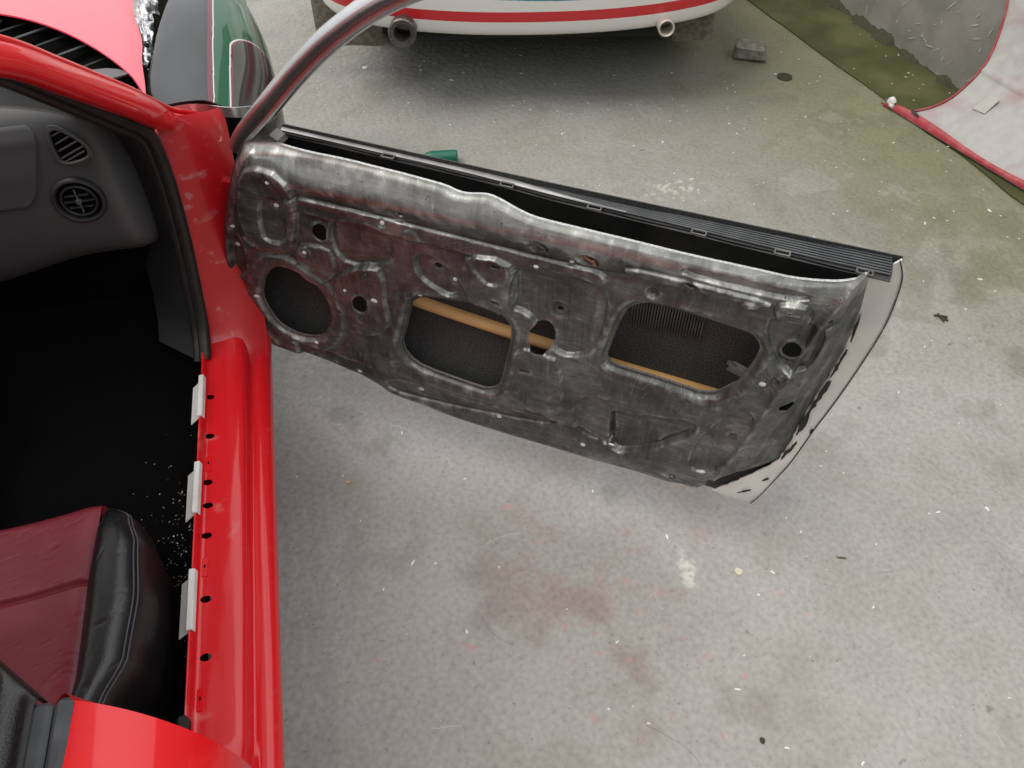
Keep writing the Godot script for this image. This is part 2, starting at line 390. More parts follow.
# ---------------------------------------------------------------- materials
func make_materials() -> void:
	var red := lin(0.66, 0.006, 0.012)
	M.red = mat(red, 0.34, 0.0, 0.7, 0.06)
	M.red.metallic_specular = 0.3
	M.bonnet = mat(lin(0.72, 0.022, 0.06), 0.35, 0.0, 0.7, 0.2)
	M.jamb = mat(Color.WHITE, 0.45, 0.0, 0.5, 0.15)
	M.jamb.albedo_texture = noise_tex(12, 0.012, 5, [[0.0, lin(0.50, 0.006, 0.012)], [0.72, lin(0.52, 0.006, 0.012)], [0.78, lin(0.55, 0.06, 0.07)], [0.85, lin(0.5, 0.2, 0.2)]])
	triplanar(M.jamb, 2.2)
	M.black_gloss = mat(Color.WHITE, 0.35, 0.0, 1.0, 0.04)
	M.rubber = mottled(21, lin(0.010, 0.010, 0.010), lin(0.013, 0.013, 0.013), lin(0.018, 0.018, 0.018), 0.5, 0.01, 3.0, 0.3)
	M.rubber_grey = mottled(22, lin(0.045, 0.05, 0.055), lin(0.06, 0.065, 0.07), lin(0.08, 0.085, 0.09), 0.45, 0.01, 3.0, 0.3)
	M.plastic = mottled(23, lin(0.070, 0.072, 0.077), lin(0.076, 0.078, 0.083), lin(0.082, 0.084, 0.090), 0.45, 0.2, 5.0, 0.6)
	M.plastic_dark = mat(lin(0.02, 0.02, 0.022), 0.5)
	M.vane = mat(lin(0.11, 0.105, 0.11), 0.5)
	M.carpet = mottled(24, lin(0.003, 0.003, 0.003), lin(0.005, 0.005, 0.005), lin(0.008, 0.008, 0.008), 0.95, 0.12, 6.0, 2.0)
	M.carpet.metallic_specular = 0.05
	M.black = mat(lin(0.005, 0.005, 0.005), 0.8)
	M.black.metallic_specular = 0.1
	M.leather = mottled(25, lin(0.009, 0.009, 0.010), lin(0.011, 0.011, 0.012), lin(0.014, 0.014, 0.015), 0.33, 0.03, 5.0, 0.8)
	M.maroon = mottled(26, lin(0.17, 0.014, 0.026), lin(0.19, 0.017, 0.032), lin(0.215, 0.024, 0.04), 0.36, 0.006, 1.5, 0.3)
	M.thread = mat(lin(0.07, 0.07, 0.08), 0.6)
	M.bare = mottled(27, lin(0.35, 0.35, 0.34), lin(0.46, 0.46, 0.45), lin(0.56, 0.56, 0.55), 0.35, 0.03, 8.0, 0.8, 0.8)
	M.post = mottled(28, lin(0.52, 0.52, 0.525), lin(0.58, 0.58, 0.585), lin(0.64, 0.64, 0.65), 0.27, 0.008, 2.0, 0.0, 0.95)
	M.steel_dull = mottled(29, lin(0.10, 0.098, 0.092), lin(0.13, 0.128, 0.12), lin(0.18, 0.18, 0.17), 0.42, 0.01, 3.0, 0.4, 0.5)
	M.deadener = mottled(43, lin(0.018, 0.019, 0.019), lin(0.035, 0.037, 0.037), lin(0.10, 0.102, 0.102), 0.65, 0.14, 3.0, 1.0)
	M.skin_inside = mottled(30, lin(0.006, 0.008, 0.008), lin(0.010, 0.011, 0.011), lin(0.018, 0.018, 0.018), 0.5, 0.008, 3.0, 0.3)
	M.hem = mottled(31, lin(0.62, 0.62, 0.60), lin(0.68, 0.68, 0.65), lin(0.72, 0.72, 0.69), 0.22, 0.006, 2.0, 0.3, 0.25)
	M.primer = mottled(32, lin(0.26, 0.26, 0.27), lin(0.32, 0.32, 0.33), lin(0.38, 0.38, 0.39), 0.35, 0.008, 3.0, 0.2, 0.2)
	M.plug = mat(lin(0.74, 0.73, 0.71), 0.4)
	M.copper = mat(lin(0.40, 0.20, 0.13), 0.45, 0.6)
	M.tan = mottled(33, lin(0.52, 0.29, 0.11), lin(0.60, 0.34, 0.13), lin(0.66, 0.39, 0.16), 0.55, 0.004, 1.5, 0.1)
	M.clip = mottled(34, lin(0.58, 0.57, 0.54), lin(0.66, 0.66, 0.65), lin(0.7, 0.7, 0.7), 0.4, 0.006, 3.0, 0.2)
	M.foil = mottled(35, lin(0.5, 0.5, 0.52), lin(0.58, 0.58, 0.6), lin(0.65, 0.65, 0.66), 0.25, 0.01, 3.0, 1.0, 0.9)
	M.concrete_wall = mottled(36, lin(0.23, 0.23, 0.205), lin(0.27, 0.268, 0.245), lin(0.32, 0.315, 0.29), 0.9, 0.008, 0.9, 0.5)
	M.stone = mottled(37, lin(0.17, 0.165, 0.14), lin(0.23, 0.225, 0.19), lin(0.30, 0.29, 0.25), 0.95, 0.012, 3.0, 1.5)
	M.gutter = mottled(38, lin(0.052, 0.056, 0.018), lin(0.066, 0.074, 0.022), lin(0.095, 0.100, 0.040), 0.75, 0.006, 0.8, 1.0)
	M.dirt = mottled(39, lin(0.03, 0.032, 0.016), lin(0.05, 0.055, 0.028), lin(0.09, 0.09, 0.055), 0.95, 0.05, 5.0, 5.0)
	M.white_paint = mat(lin(0.72, 0.72, 0.70), 0.35, 0.0, 0.6, 0.08)
	M.under = mat(lin(0.015, 0.015, 0.015), 0.9)
	M.glass = mat(Color(0.5, 0.56, 0.54, 0.10), 0.02)
	M.glass.transparency = BaseMaterial3D.TRANSPARENCY_ALPHA
	M.tyre = mat(lin(0.02, 0.02, 0.02), 0.85)
	M.alloy = mat(lin(0.45, 0.45, 0.46), 0.35, 0.8)
	M.pipe = mottled(40, lin(0.05, 0.045, 0.04), lin(0.12, 0.11, 0.10), lin(0.2, 0.19, 0.18), 0.4, 0.03, 8.0, 0.6, 0.7)
	M.pipe_light = mat(lin(0.5, 0.46, 0.4), 0.5, 0.3)
	M.flap = mottled(41, lin(0.12, 0.105, 0.08), lin(0.17, 0.15, 0.12), lin(0.22, 0.2, 0.165), 0.85, 0.02, 3.0, 0.8)
	M.green = mat(lin(0.008, 0.13, 0.085), 0.35)
	M.fleck = mat(lin(0.72, 0.72, 0.70), 0.7)
	M.cream = mat(lin(0.55, 0.52, 0.40), 0.8)
	M.twig = mat(lin(0.05, 0.045, 0.03), 0.9)
	M.leaf = mat(lin(0.10, 0.10, 0.04), 0.85)

# colour, roughness of the sanded inner panel: smeared black paint over bare steel, rubbed brighter along raised edges
func panel_material(s0: float, s1: float, t0: float, t1: float, worn: PackedFloat32Array, ww: int, wh: int) -> StandardMaterial3D:
	var w := 1200; var h := 648
	var a := grey_image(noise(101, 0.004, 3), w, h)
	var b := grey_image(noise(102, 0.035, 4), w, h)
	var sc := noise(103, 0.009, 5); sc.domain_warp_enabled = true; sc.domain_warp_amplitude = 60.0; sc.domain_warp_frequency = 0.008
	var c := grey_image(sc, w, h)
	var e := []
	for q in 2:                                     # fine sanding scratches in two directions
		var d := noise(104 + q, 0.10, 2).get_image(w / 10 if q == 0 else w, h if q == 0 else h / 10, false, false, true)
		d.convert(Image.FORMAT_L8); d.resize(w, h, Image.INTERPOLATE_BILINEAR); e.append(d.get_data())
	var e0: PackedByteArray = e[0]; var e1: PackedByteArray = e[1]
	var r := grey_image(noise(108, 0.006, 4), w, h)
	var g := grey_image(noise(106, 0.3, 2), w, h)
	var px := PackedByteArray(); px.resize(w * h * 3)
	var ro := PackedByteArray(); ro.resize(w * h)
	for y in h:
		var t := lerpf(t1, t0, float(y) / h)
		var wy := clampi(int((1.0 - float(y) / h) * (wh - 1)), 0, wh - 1) * ww
		for x in w:
			var k := y * w + x
			var s := lerpf(s0, s1, float(x) / w)
			var big := a[k] / 255.0; var mid := b[k] / 255.0; var warp := c[k] / 255.0; var fine := g[k] / 255.0
			var scr := e0[k] / 255.0 if warp > 0.5 else e1[k] / 255.0
			# sky highlight painted into the belt band, over further sanding; ragged edge from noise
			var belt := smoothstep(0.815, 0.85, t + (warp - 0.5) * 0.06 + (mid - 0.5) * 0.03) * (1.0 - smoothstep(0.55, 1.0, s + (big - 0.5)) * 0.6)
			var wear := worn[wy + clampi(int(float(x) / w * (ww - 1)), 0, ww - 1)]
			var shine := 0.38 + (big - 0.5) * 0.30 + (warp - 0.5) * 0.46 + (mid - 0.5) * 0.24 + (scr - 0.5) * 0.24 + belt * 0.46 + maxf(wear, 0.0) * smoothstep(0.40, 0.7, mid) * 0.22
			shine = clampf(shine, 0.0, 1.15)
			var v := lerpf(0.060, 0.62, shine * shine * 0.60 + shine * 0.14) * (0.90 + fine * 0.20)
			if mid + fine > 1.48: v *= 1.5               # specks
			var rust := smoothstep(0.54, 0.72, r[k] / 255.0 + (mid - 0.5) * 0.3) * (1.0 - belt * 0.7) * 0.08
			var cr := lerpf(v * 0.955, v * 1.03 + 0.004, rust); var cg := lerpf(v, v * 0.88, rust); var cb := lerpf(v * 0.97, v * 0.80, rust)
			px[k * 3] = int(clampf(pow(cr, 0.4545) * 255.0, 0, 255)); px[k * 3 + 1] = int(clampf(pow(cg, 0.4545) * 255.0, 0, 255)); px[k * 3 + 2] = int(clampf(pow(cb, 0.4545) * 255.0, 0, 255))
			ro[k] = int(clampf(0.42 - shine * 0.14 + (mid - 0.5) * 0.18 + rust * 0.15, 0.2, 0.95) * 255.0)
	# scratches and scuffs: fine bright lines, mostly in sheaves
	var rng := RandomNumberGenerator.new(); rng.seed = 88
	for q in 170:
		var cx := rng.randf() * w; var cy := rng.randf() * h; var base := rng.randf() * TAU
		var tone := rng.randf_range(130.0, 205.0); var alpha := rng.randf_range(0.10, 0.42)
		for l in rng.randi_range(1, 7):
			var p := Vector2(cx + rng.randfn(0.0, 14.0), cy + rng.randfn(0.0, 14.0)); var ang := base + rng.randfn(0.0, 0.12); var bend := rng.randfn(0.0, 0.006)
			for n in rng.randi_range(12, 70):
				p += Vector2(cos(ang), sin(ang)); ang += bend
				if p.x < 1 or p.y < 1 or p.x >= w - 1 or p.y >= h - 1: break
				var k := (int(p.y) * w + int(p.x)) * 3
				for ch in 3: px[k + ch] = int(lerpf(px[k + ch], tone, alpha))
	for q in 500:                                   # pits and specks
		var cx := rng.randi_range(2, w - 3); var cy := rng.randi_range(2, h - 3)
		var tone := 18.0 if rng.randf() < 0.6 else 170.0
		for dy in 2:
			for dx in 2:
				for ch in 3: px[((cy + dy) * w + cx + dx) * 3 + ch] = int(lerpf(px[((cy + dy) * w + cx + dx) * 3 + ch], tone, 0.55))
	var m := mat(Color.WHITE, 1.0, 0.6)
	m.albedo_texture = ImageTexture.create_from_image(Image.create_from_data(w, h, false, Image.FORMAT_RGB8, px))
	m.roughness_texture = ImageTexture.create_from_image(Image.create_from_data(w, h, false, Image.FORMAT_L8, ro))
	return m

func skin_n(t: float) -> float:
	return look([[0.1, -0.012], [0.2, -0.022], [0.3, -0.05], [0.45, -0.085], [0.65, -0.105], [0.8, -0.10], [0.88, -0.088], [0.93, -0.08]], t)

func s_at(tab: Array, t: float) -> float:   # s of a curve [[s, t], ...] at height t
	var best := 0.0
	var lo := 9.0; var hi := -9.0; var slo := 0.0; var shi := 0.0
	for i in tab.size():
		if tab[i][1] < lo: lo = tab[i][1]; slo = tab[i][0]
		if tab[i][1] > hi: hi = tab[i][1]; shi = tab[i][0]
	if t <= lo: return slo
	if t >= hi: return shi
	for i in tab.size() - 1:
		var a: Array = tab[i]; var b: Array = tab[i + 1]
		if (a[1] <= t and t <= b[1]) or (b[1] <= t and t <= a[1]):
			return lerpf(a[0], b[0], (t - a[1]) / (b[1] - a[1]))
	return best

# ---------------------------------------------------------------- the door
func make_door(car: Node3D) -> void:
	var door := Node3D.new(); door.name = "door"; car.add_child(door)
	door.position = V(0.182, 0.974, 0.0); door.rotation_degrees.y = -20.5 - CAR_TURN
	door.set_meta("label", "open door stripped to sanded black and bare steel inner panel")
	var s0 := -0.33; var s1 := 1.14; var t0 := 0.145; var t1 := 0.94
	var st := 0.0023
	var w := int((s1 - s0) / st) + 1; var h := int((t1 - t0) / st) + 1
	var H := PackedFloat32Array(); H.resize(w * h)
	var cut := PackedFloat32Array(); cut.resize(w * h)
	# outline
	var op := []
	for p in PANEL_LOW: op.append(p)
	for k in [4, 3, 2, 1, 0]: op.append([SKIN_HEM[k][0] + 0.006, SKIN_HEM[k][1]])
	for k in range(PANEL_TOP.size() - 1, -1, -1): op.append(PANEL_TOP[k])
	var outline := spline2(op, 3, true)
	cut.fill(0.03)
	for j in h:
		for i in w:
			if Geometry2D.is_point_in_polygon(Vector2(s0 + i * st, t0 + j * st), outline): cut[j * w + i] = -0.03
	for q in outline.size():
		var a := outline[q]; var b := outline[(q + 1) % outline.size()]
		for j in range(maxi(0, int((minf(a.y, b.y) - 0.02 - t0) / st)), mini(h, int((maxf(a.y, b.y) + 0.02 - t0) / st) + 1)):
			for i in range(maxi(0, int((minf(a.x, b.x) - 0.02 - s0) / st)), mini(w, int((maxf(a.x, b.x) + 0.02 - s0) / st) + 1)):
				var p := Vector2(s0 + i * st, t0 + j * st)
				var e := b - a; var g := p - a
				var dd := (g - e * clampf(g.dot(e) / maxf(e.dot(e), 1e-9), 0, 1)).length()
				if dd < absf(cut[j * w + i]): cut[j * w + i] = dd * signf(cut[j * w + i])
	# base form
	var dent := noise(201, 9.0, 2); var fine := noise(202, 90.0, 2)
	for j in h:
		var t := t0 + j * st
		var sr := s_at(RIDGE, t); var sh := s_at(SKIN_HEM, t) + 0.006; var nh := skin_n(t) + 0.010
		var belt := 0.025 * smoothstep(0.775, 0.850, t) - 0.028 * smoothstep(0.848, 0.925, t)
		for i in w:
			var s := s0 + i * st
			var n := belt * (1.0 - 0.6 * smoothstep(0.95, 1.08, s)) * smoothstep(-0.20, 0.02, s)
			n += dent.get_noise_2d(s, t) * 0.0006
			if s > sr - 0.012:
				var k := clampf((s - sr) / maxf(sh - sr, 0.01), 0, 1)
				n = lerpf(n, nh, k * (0.55 + 0.45 * k)) + 0.008 * exp(-pow((s - sr) / 0.006, 2.0)) - 0.005 * exp(-pow((s - lerpf(sr, sh, 0.55)) / 0.006, 2.0))
			var d := cut[j * w + i]
			n -= 0.018 * pow(smoothstep(-0.028, 0.0, d), 2.0) * smoothstep(0.05, -0.15, s)
			n -= 0.004 * smoothstep(-0.012, 0.0, d)
			H[j * w + i] = n
	var stamp := func(lo: Vector2, hi: Vector2, fn: Callable) -> void:
		for j in range(maxi(0, int((lo.y - t0) / st)), mini(h, int((hi.y - t0) / st) + 1)):
			for i in range(maxi(0, int((lo.x - s0) / st)), mini(w, int((hi.x - s0) / st) + 1)):
				fn.call(Vector2(s0 + i * st, t0 + j * st), j * w + i)
	var bounds := func(q: PackedVector2Array, grow: float) -> Array:
		var lo := q[0]; var hi := q[0]
		for p in q: lo = lo.min(p); hi = hi.max(p)
		return [lo - Vector2.ONE * grow, hi + Vector2.ONE * grow]
	for e in EMBOSS:
		var q := spline2(e[2], 3, true)
		var bb: Array = bounds.call(q, 0.03)
		stamp.call(bb[0], bb[1], func(p, k):
			var d := poly_sdf(p, q)
			H[k] += e[0] * 1.5 * (1.0 - smoothstep(-e[1] * 0.28, e[1] * 0.28, d)) + absf(e[0]) * 0.07 * exp(-pow(d / 0.006, 2.0)))
	for e in CREASES:
		var q := spline2(e[2], 4)
		var bb: Array = bounds.call(q, 0.03)
		stamp.call(bb[0], bb[1], func(p, k): H[k] += e[0] * 0.7 * exp(-pow(line_dist(p, q) / (e[1] * 0.85), 2.0)))
	for e in BOSSES:
		var c := Vector2(e[0], e[1])
		stamp.call(c - Vector2.ONE * (e[2] + 0.02), c + Vector2.ONE * (e[2] + 0.02), func(p, k): H[k] += e[3] * (1.0 - smoothstep(e[2] * 0.7, e[2] * 1.15, (p - c).length())))
	var fl := spline2(FLANGE_LINE, 4)
	for j in h:                                    # the lower flange stands back from the pressing
		var t := t0 + j * st
		if t > 0.42: break
		for i in w:
			var s := s0 + i * st
			if s < fl[0].x - 0.02: continue
			var ft := look(FLANGE_LINE, s)
			H[j * w + i] -= 0.012 * (1.0 - smoothstep(ft - 0.012, ft + 0.004, t)) - 0.004 * exp(-pow((t - ft) / 0.007, 2.0))
	# openings: pressed lips, then cut
	var sp := spline2(SPEAKER, 5, true)
	var sb: Array = bounds.call(sp, 0.08)
	stamp.call(sb[0], sb[1], func(p, k):
		var d := poly_sdf(p, sp)
		H[k] += 0.006 * (1.0 - smoothstep(0.034, 0.044, d)) - 0.004 * exp(-pow((d - 0.052) / 0.009, 2.0)) - 0.011 * (1.0 - smoothstep(0.003, 0.013, d))
		cut[k] = maxf(cut[k], -d))
	for tab in [OPENING_A, OPENING_B]:
		var q := spline2(tab, 4, true)
		var bb: Array = bounds.call(q, 0.05)
		stamp.call(bb[0], bb[1], func(p, k):
			var d := poly_sdf(p, q)
			H[k] += 0.003 * exp(-pow((d - 0.020) / 0.005, 2.0)) - 0.010 * (1.0 - smoothstep(0.004, 0.014, d))
			cut[k] = maxf(cut[k], -d))
	for tab in HOLES:
		var q := pv2(tab)
		var bb: Array = bounds.call(q, 0.02)
		stamp.call(bb[0], bb[1], func(p, k):
			var d := poly_sdf(p, q)
			H[k] += 0.0022 * exp(-pow((d - 0.002) / 0.0032, 2.0))
			cut[k] = maxf(cut[k], -d))
	for p0 in SPOTS:                               # dimples round the fixing points
		var c := Vector2(p0[0], p0[1])
		stamp.call(c - Vector2.ONE * 0.02, c + Vector2.ONE * 0.02, func(p, k): H[k] -= 0.003 * (1.0 - smoothstep(0.006, 0.013, (p - c).length())))
	var P := PackedVector3Array(); P.resize(w * h)
	var U := PackedVector2Array(); U.resize(w * h)
	for j in h:
		for i in w:
			P[j * w + i] = Vector3(s0 + i * st, t0 + j * st, H[j * w + i])
			U[j * w + i] = Vector2(float(i) / (w - 1), 1.0 - float(j) / (h - 1))
	var mb := MB.new(); var edge := MB.new()
	cut_sheet(mb, edge, w, h, P, U, cut, Vector3(0, 0, -0.006))
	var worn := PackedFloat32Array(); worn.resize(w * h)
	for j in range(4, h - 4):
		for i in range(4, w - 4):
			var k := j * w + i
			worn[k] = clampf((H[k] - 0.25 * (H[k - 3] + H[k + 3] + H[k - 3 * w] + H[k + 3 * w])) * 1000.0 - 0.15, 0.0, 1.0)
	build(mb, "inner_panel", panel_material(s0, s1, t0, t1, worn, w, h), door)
	build(edge, "bare_edge", M.bare, door)
	var hn := func(s: float, t: float) -> float:
		var i := clampi(int((s - s0) / st), 0, w - 1); var j := clampi(int((t - t0) / st), 0, h - 1)
		return H[j * w + i]
	# light plugs in the fixing points
	var pm := MB.new()
	pm.lathe([[0.0, 0.0022], [0.0022, 0.002], [0.0050, 0.0008], [0.0056, -0.002]], 10)
	var pmesh := pm.mesh()
	var rng := RandomNumberGenerator.new(); rng.seed = 77
	for p in SPOTS:
		if cut[clampi(int((p[1] - t0) / st), 0, h - 1) * w + clampi(int((p[0] - s0) / st), 0, w - 1)] > -0.004: continue
		var f := rng.randf_range(0.75, 1.25)
		var xf := Transform3D(Basis(Vector3.RIGHT, PI / 2 + rng.randf_range(-0.3, 0.3)).scaled(Vector3(f * rng.randf_range(0.8, 1.5), f, 1.0)), Vector3(p[0], p[1], hn.call(p[0], p[1]) + 0.0006))
		again(pmesh, "plug", M.plug if rng.randf() > 0.2 else M.steel_dull, door, xf)
	# torn brackets left along the belt
	for q in [[613, 0.612, 0.812, 0], [1, 0.512, 0.820, 1], [2, 0.805, 0.812, 1], [4, 0.700, 0.805, 1]]:
		var k := MB.new()
		var at := Vector3(q[1], q[2], hn.call(q[1], q[2]))
		k.box(at + Vector3(0, 0.004, 0.003), Vector3(0.022, 0.005, 0.008), 0.001, Basis(Vector3.BACK, -0.5))
		k.box(at + Vector3(0.012, -0.003, 0.003), Vector3(0.006, 0.016, 0.006), 0.001, Basis(Vector3.BACK, 0.3))
		build(k, "bracket", M.copper if q[3] == 0 else M.steel_dull, door)
	var tab := MB.new()                            # latch tab reaching into the rear opening
	tab.box(Vector3(0.940, 0.605, -0.014), Vector3(0.046, 0.030, 0.002), 0.0006, Basis(Vector3.BACK, -0.35))
	tab.box(Vector3(0.922, 0.622, -0.008), Vector3(0.022, 0.003, 0.012), 0.0006, Basis(Vector3.BACK, -0.45))
	build(tab, "latch_tab", M.steel_dull, door)
	# outer skin, seen from inside through the openings
	var skin := MB.new()
	var left_of := func(t: float) -> float: return s_at([[-0.09, 0.90], [-0.17, 0.82], [-0.21, 0.733], [-0.26, 0.607], [-0.28, 0.509], [-0.28, 0.41], [-0.26, 0.339], [-0.20, 0.25]], t)
	var low_of := func(s: float) -> float: return look([[-0.25, 0.30], [-0.1, 0.262], [0.1, 0.225], [0.3, 0.195], [0.9, 0.192], [1.06, 0.188]], s)
	skin.shell(60, 40, func(u, v):
		var t := lerpf(0.2, 0.903, v)
		var s := lerpf(left_of.call(t), s_at(SKIN_REAR, t), u)
		t = lerpf(low_of.call(s), 0.903, v)
		s = lerpf(left_of.call(t), s_at(SKIN_REAR, t), u)
		return Vector3(s, t, skin_n(t) + 0.004 * sin(s * 3.0)), -0.002)
	build(skin, "outer_skin", M.deadener, door)
	# hem of the skin, pale primer with chipped edge
	var hem := MB.new()
	var hr := spline2(SKIN_REAR, 20); var hh := spline2(SKIN_HEM, 20)
	var jag := noise(301, 60.0, 3)
	hem.shell(8, hr.size() - 1, func(u, v):
		var k := int(round(v * (hr.size() - 1)))
		var a := hh[k] + Vector2(jag.get_noise_1d(k * 0.006) * 0.005 - 0.004, 0); var b := hr[k]
		var p := a.lerp(b, u)
		return Vector3(p.x, p.y, skin_n(p.y) + 0.008 + 0.006 * sin(u * PI) + 0.012 * pow(1.0 - u, 2.0)), 0.004)
	build(hem, "rear_hem", M.hem, door)
	var ln := MB.new()
	var lp := PackedVector3Array()
	for k in hr.size(): lp.append(Vector3(hr[k].x - 0.004, hr[k].y, skin_n(hr[k].y) + 0.012))
	ln.tube(lp, 0.0012, 6)
	build(ln, "hem_seam", M.plastic_dark, door)
	# marks of dark paint left on the hem
	for q in [[0.30, 0.02, 0.05, 0.003], [0.45, 0.02, 0.055, 0.004], [0.56, 0.03, 0.06, 0.006], [0.66, 0.02, 0.06, 0.006], [0.76, 0.02, 0.05, 0.004], [0.72, 0.75, 0.010, 0.0022], [0.88, 0.55, 0.012, 0.0022], [0.95, 0.45, 0.024, 0.002]]:
		var k := int(q[0] * (hr.size() - 2)); var p: Vector2 = hh[k].lerp(hr[k], q[1])
		var mk := MB.new()
		var dir := (hh[k + 1] - hh[k]).normalized()
		var xf := Transform3D(Basis(Vector3(dir.x, dir.y, 0), Vector3(-dir.y, dir.x, 0), Vector3.BACK), Vector3(p.x, p.y, skin_n(p.y) + 0.0165 + 0.012 * pow(1.0 - q[1], 2.0)))
		var sh := PackedVector2Array()
		for a in 22: sh.append(Vector2(cos(a * TAU / 22) * q[2] * (0.75 + 0.6 * jag.get_noise_1d(a * 3.3 + k)), sin(a * TAU / 22) * q[3] * (0.75 + 1.2 * jag.get_noise_1d(a * 5.1 + k * 1.7))))
		mk.slab(sh, 0.003, xf)
		build(mk, "paint_remnant", M.skin_inside, door)
	# belt: pale strip in front running into ribbed black moulding, dark inner wall of the glass slot
	var inner_n := func(s: float) -> float: return look([[-0.1, -0.076], [0.30, -0.072], [0.61, -0.056], [1.06, -0.034], [1.14, -0.032]], s)
	var belt_t := func(s: float) -> float: return look([[-0.1, 0.893], [0.6, 0.890], [1.14, 0.897]], s)
	var b2 := MB.new()
	b2.shell(60, 6, func(u, v):
		var s := lerpf(-0.10, 1.135, u)
		return Vector3(s, belt_t.call(s) - 0.004 - (0.02 if v > 0.99 else 0.0) - (0.008 if v < 0.01 else 0.0), lerpf(inner_n.call(s), -0.101, v)), -0.003)
	build(b2, "belt_moulding", M.plastic_dark, door)
	var b1 := MB.new()
	b1.shell(40, 5, func(u, v):
		var s := lerpf(-0.095, 0.66, u)
		return Vector3(s, belt_t.call(s) - 0.001 + 0.003 * sin(v * PI), lerpf(inner_n.call(s) - 0.002, -0.097, lerpf(0.04, 0.96 - 0.88 * smoothstep(0.45, 1.0, u), v))), -0.002)
	build(b1, "belt_strip", M.primer, door)
	for k in 8:
		var rb := MB.new()
		var rp := PackedVector3Array()
		var a0 := 0.18 if k > 5 else 0.30 + 0.055 * (5 - k)
		for i in 13:
			var s := lerpf(a0, 1.132, i / 12.0)
			rp.append(Vector3(s, belt_t.call(s) - 0.0025, lerpf(inner_n.call(s) - 0.004, -0.098, (k + 0.5) / 8.0)))
		rb.tube(rp, 0.0021, 6)
		build(rb, "rib", M.rubber_grey, door)
	var bw := MB.new()
	bw.shell(40, 3, func(u, v):
		var s := lerpf(-0.10, 1.075, u)
		return Vector3(s, lerpf(belt_t.call(s) - 0.006, 0.80, v), inner_n.call(s) - 0.001 - 0.02 * v + 0.001 * sin(u * 40.0)), 0.003)
	build(bw, "slot_wall", M.skin_inside, door)
	for q in [0.16, 0.42, 0.60, 0.80, 0.95, 1.09]:
		var k := MB.new()
		var c := Vector3(q, belt_t.call(q) - 0.001, inner_n.call(q) + 0.003)
		for e in [-1, 1]:
			k.box(c + Vector3(0.013 * e, 0, 0), Vector3(0.003, 0.004, 0.014), 0.0008)
			k.box(c + Vector3(0, 0, 0.006 * e), Vector3(0.026, 0.004, 0.003), 0.0008)
		build(k, "trim_clip", M.steel_dull, door)
	# tan bar behind the openings
	var bar := MB.new()
	bar.tube(spline([Vector3(-0.16, 0.545, -0.082), Vector3(0.181, 0.503, -0.074), Vector3(0.54, 0.470, -0.074), Vector3(0.92, 0.450, -0.076), Vector3(1.03, 0.445, -0.079)], 6), 0.0165, 12, 0.8)
	build(bar, "impact_bar", M.tan, door)
	# sound-deadening pad with ribbed face glued to the skin behind the rear opening
	var pad := MB.new()
	for k in 26:
		pad.box(Vector3(0.694 + k * 0.0060, 0.660, skin_n(0.655) + 0.012), Vector3(0.0030, 0.15, 0.008), 0.001)
	build(pad, "ribbed_pad", M.steel_dull, door)
	# window frame post
	var pp := spline([Vector3(-0.185, 0.855, -0.034), Vector3(-0.155, 0.893, -0.032), Vector3(-0.083, 0.966, -0.03), Vector3(0.021, 1.072, -0.03), Vector3(0.121, 1.159, -0.026), Vector3(0.238, 1.238, -0.02), Vector3(0.40, 1.31, -0.01), Vector3(0.60, 1.36, 0.0)], 8)
	var rr := []
	for k in pp.size(): rr.append(lerpf(0.017, 0.0235, clampf(k / 16.0, 0, 1)))
	var post := MB.new()
	post.tube(pp, rr, 20, 0.8, Vector3.BACK)
	build(post, "window_post", M.post, door)
	var gus := MB.new()
	gus.slab(pv2([[-0.17, 0.875], [-0.10, 0.955], [-0.085, 0.952], [-0.082, 0.915], [-0.065, 0.905], [-0.06, 0.895], [-0.12, 0.87]]), 0.03, Transform3D(Basis.IDENTITY, Vector3(0, 0, -0.022)))
	build(gus, "corner_gusset", M.steel_dull, door)
	# front edge of the door and hinges
	var fe := MB.new()
	fe.shell(4, 24, func(u, v):
		var t := lerpf(0.27, 0.88, v)
		var s: float = s_at([[-0.15, 0.889], [-0.194, 0.820], [-0.236, 0.733], [-0.287, 0.607], [-0.307, 0.509], [-0.309, 0.410], [-0.287, 0.339], [-0.240, 0.267]], t)
		return Vector3(s + 0.004 + u * 0.02, t, lerpf(-0.018, skin_n(t), u)), -0.002)
	build(fe, "front_edge", M.steel_dull, door)
	for t in [0.40, 0.72]:
		var hg := MB.new()
		hg.box(Vector3(-0.30 if t < 0.5 else -0.25, t, -0.055), Vector3(0.07, 0.05, 0.012), 0.002)
		hg.tube(PackedVector3Array([Vector3(-0.33 if t < 0.5 else -0.28, t - 0.035, -0.06), Vector3(-0.33 if t < 0.5 else -0.28, t + 0.035, -0.06)]), 0.009, 10, 1.0, Vector3.BACK)
		build(hg, "hinge", M.jamb, door)

# ---------------------------------------------------------------- the red car
const SILL := [[-0.172, 0.215], [-0.158, 0.26], [-0.152, 0.33], [-0.150, 0.392], [-0.1485, 0.396], [-0.1455, 0.396], [-0.144, 0.392], [-0.1425, 0.380], [-0.138, 0.3735], [-0.12, 0.3715], [-0.09, 0.369], [-0.068, 0.3655], [-0.058, 0.361], [-0.0535, 0.353], [-0.051, 0.343], [-0.0485, 0.3365], [-0.044, 0.3345], [-0.036, 0.3355], [-0.024, 0.3345], [-0.012, 0.329], [-0.005, 0.319], [-0.003, 0.304], [-0.008, 0.28], [-0.022, 0.24], [-0.04, 0.20], [-0.06, 0.17], [-0.09, 0.155], [-0.16, 0.16]]

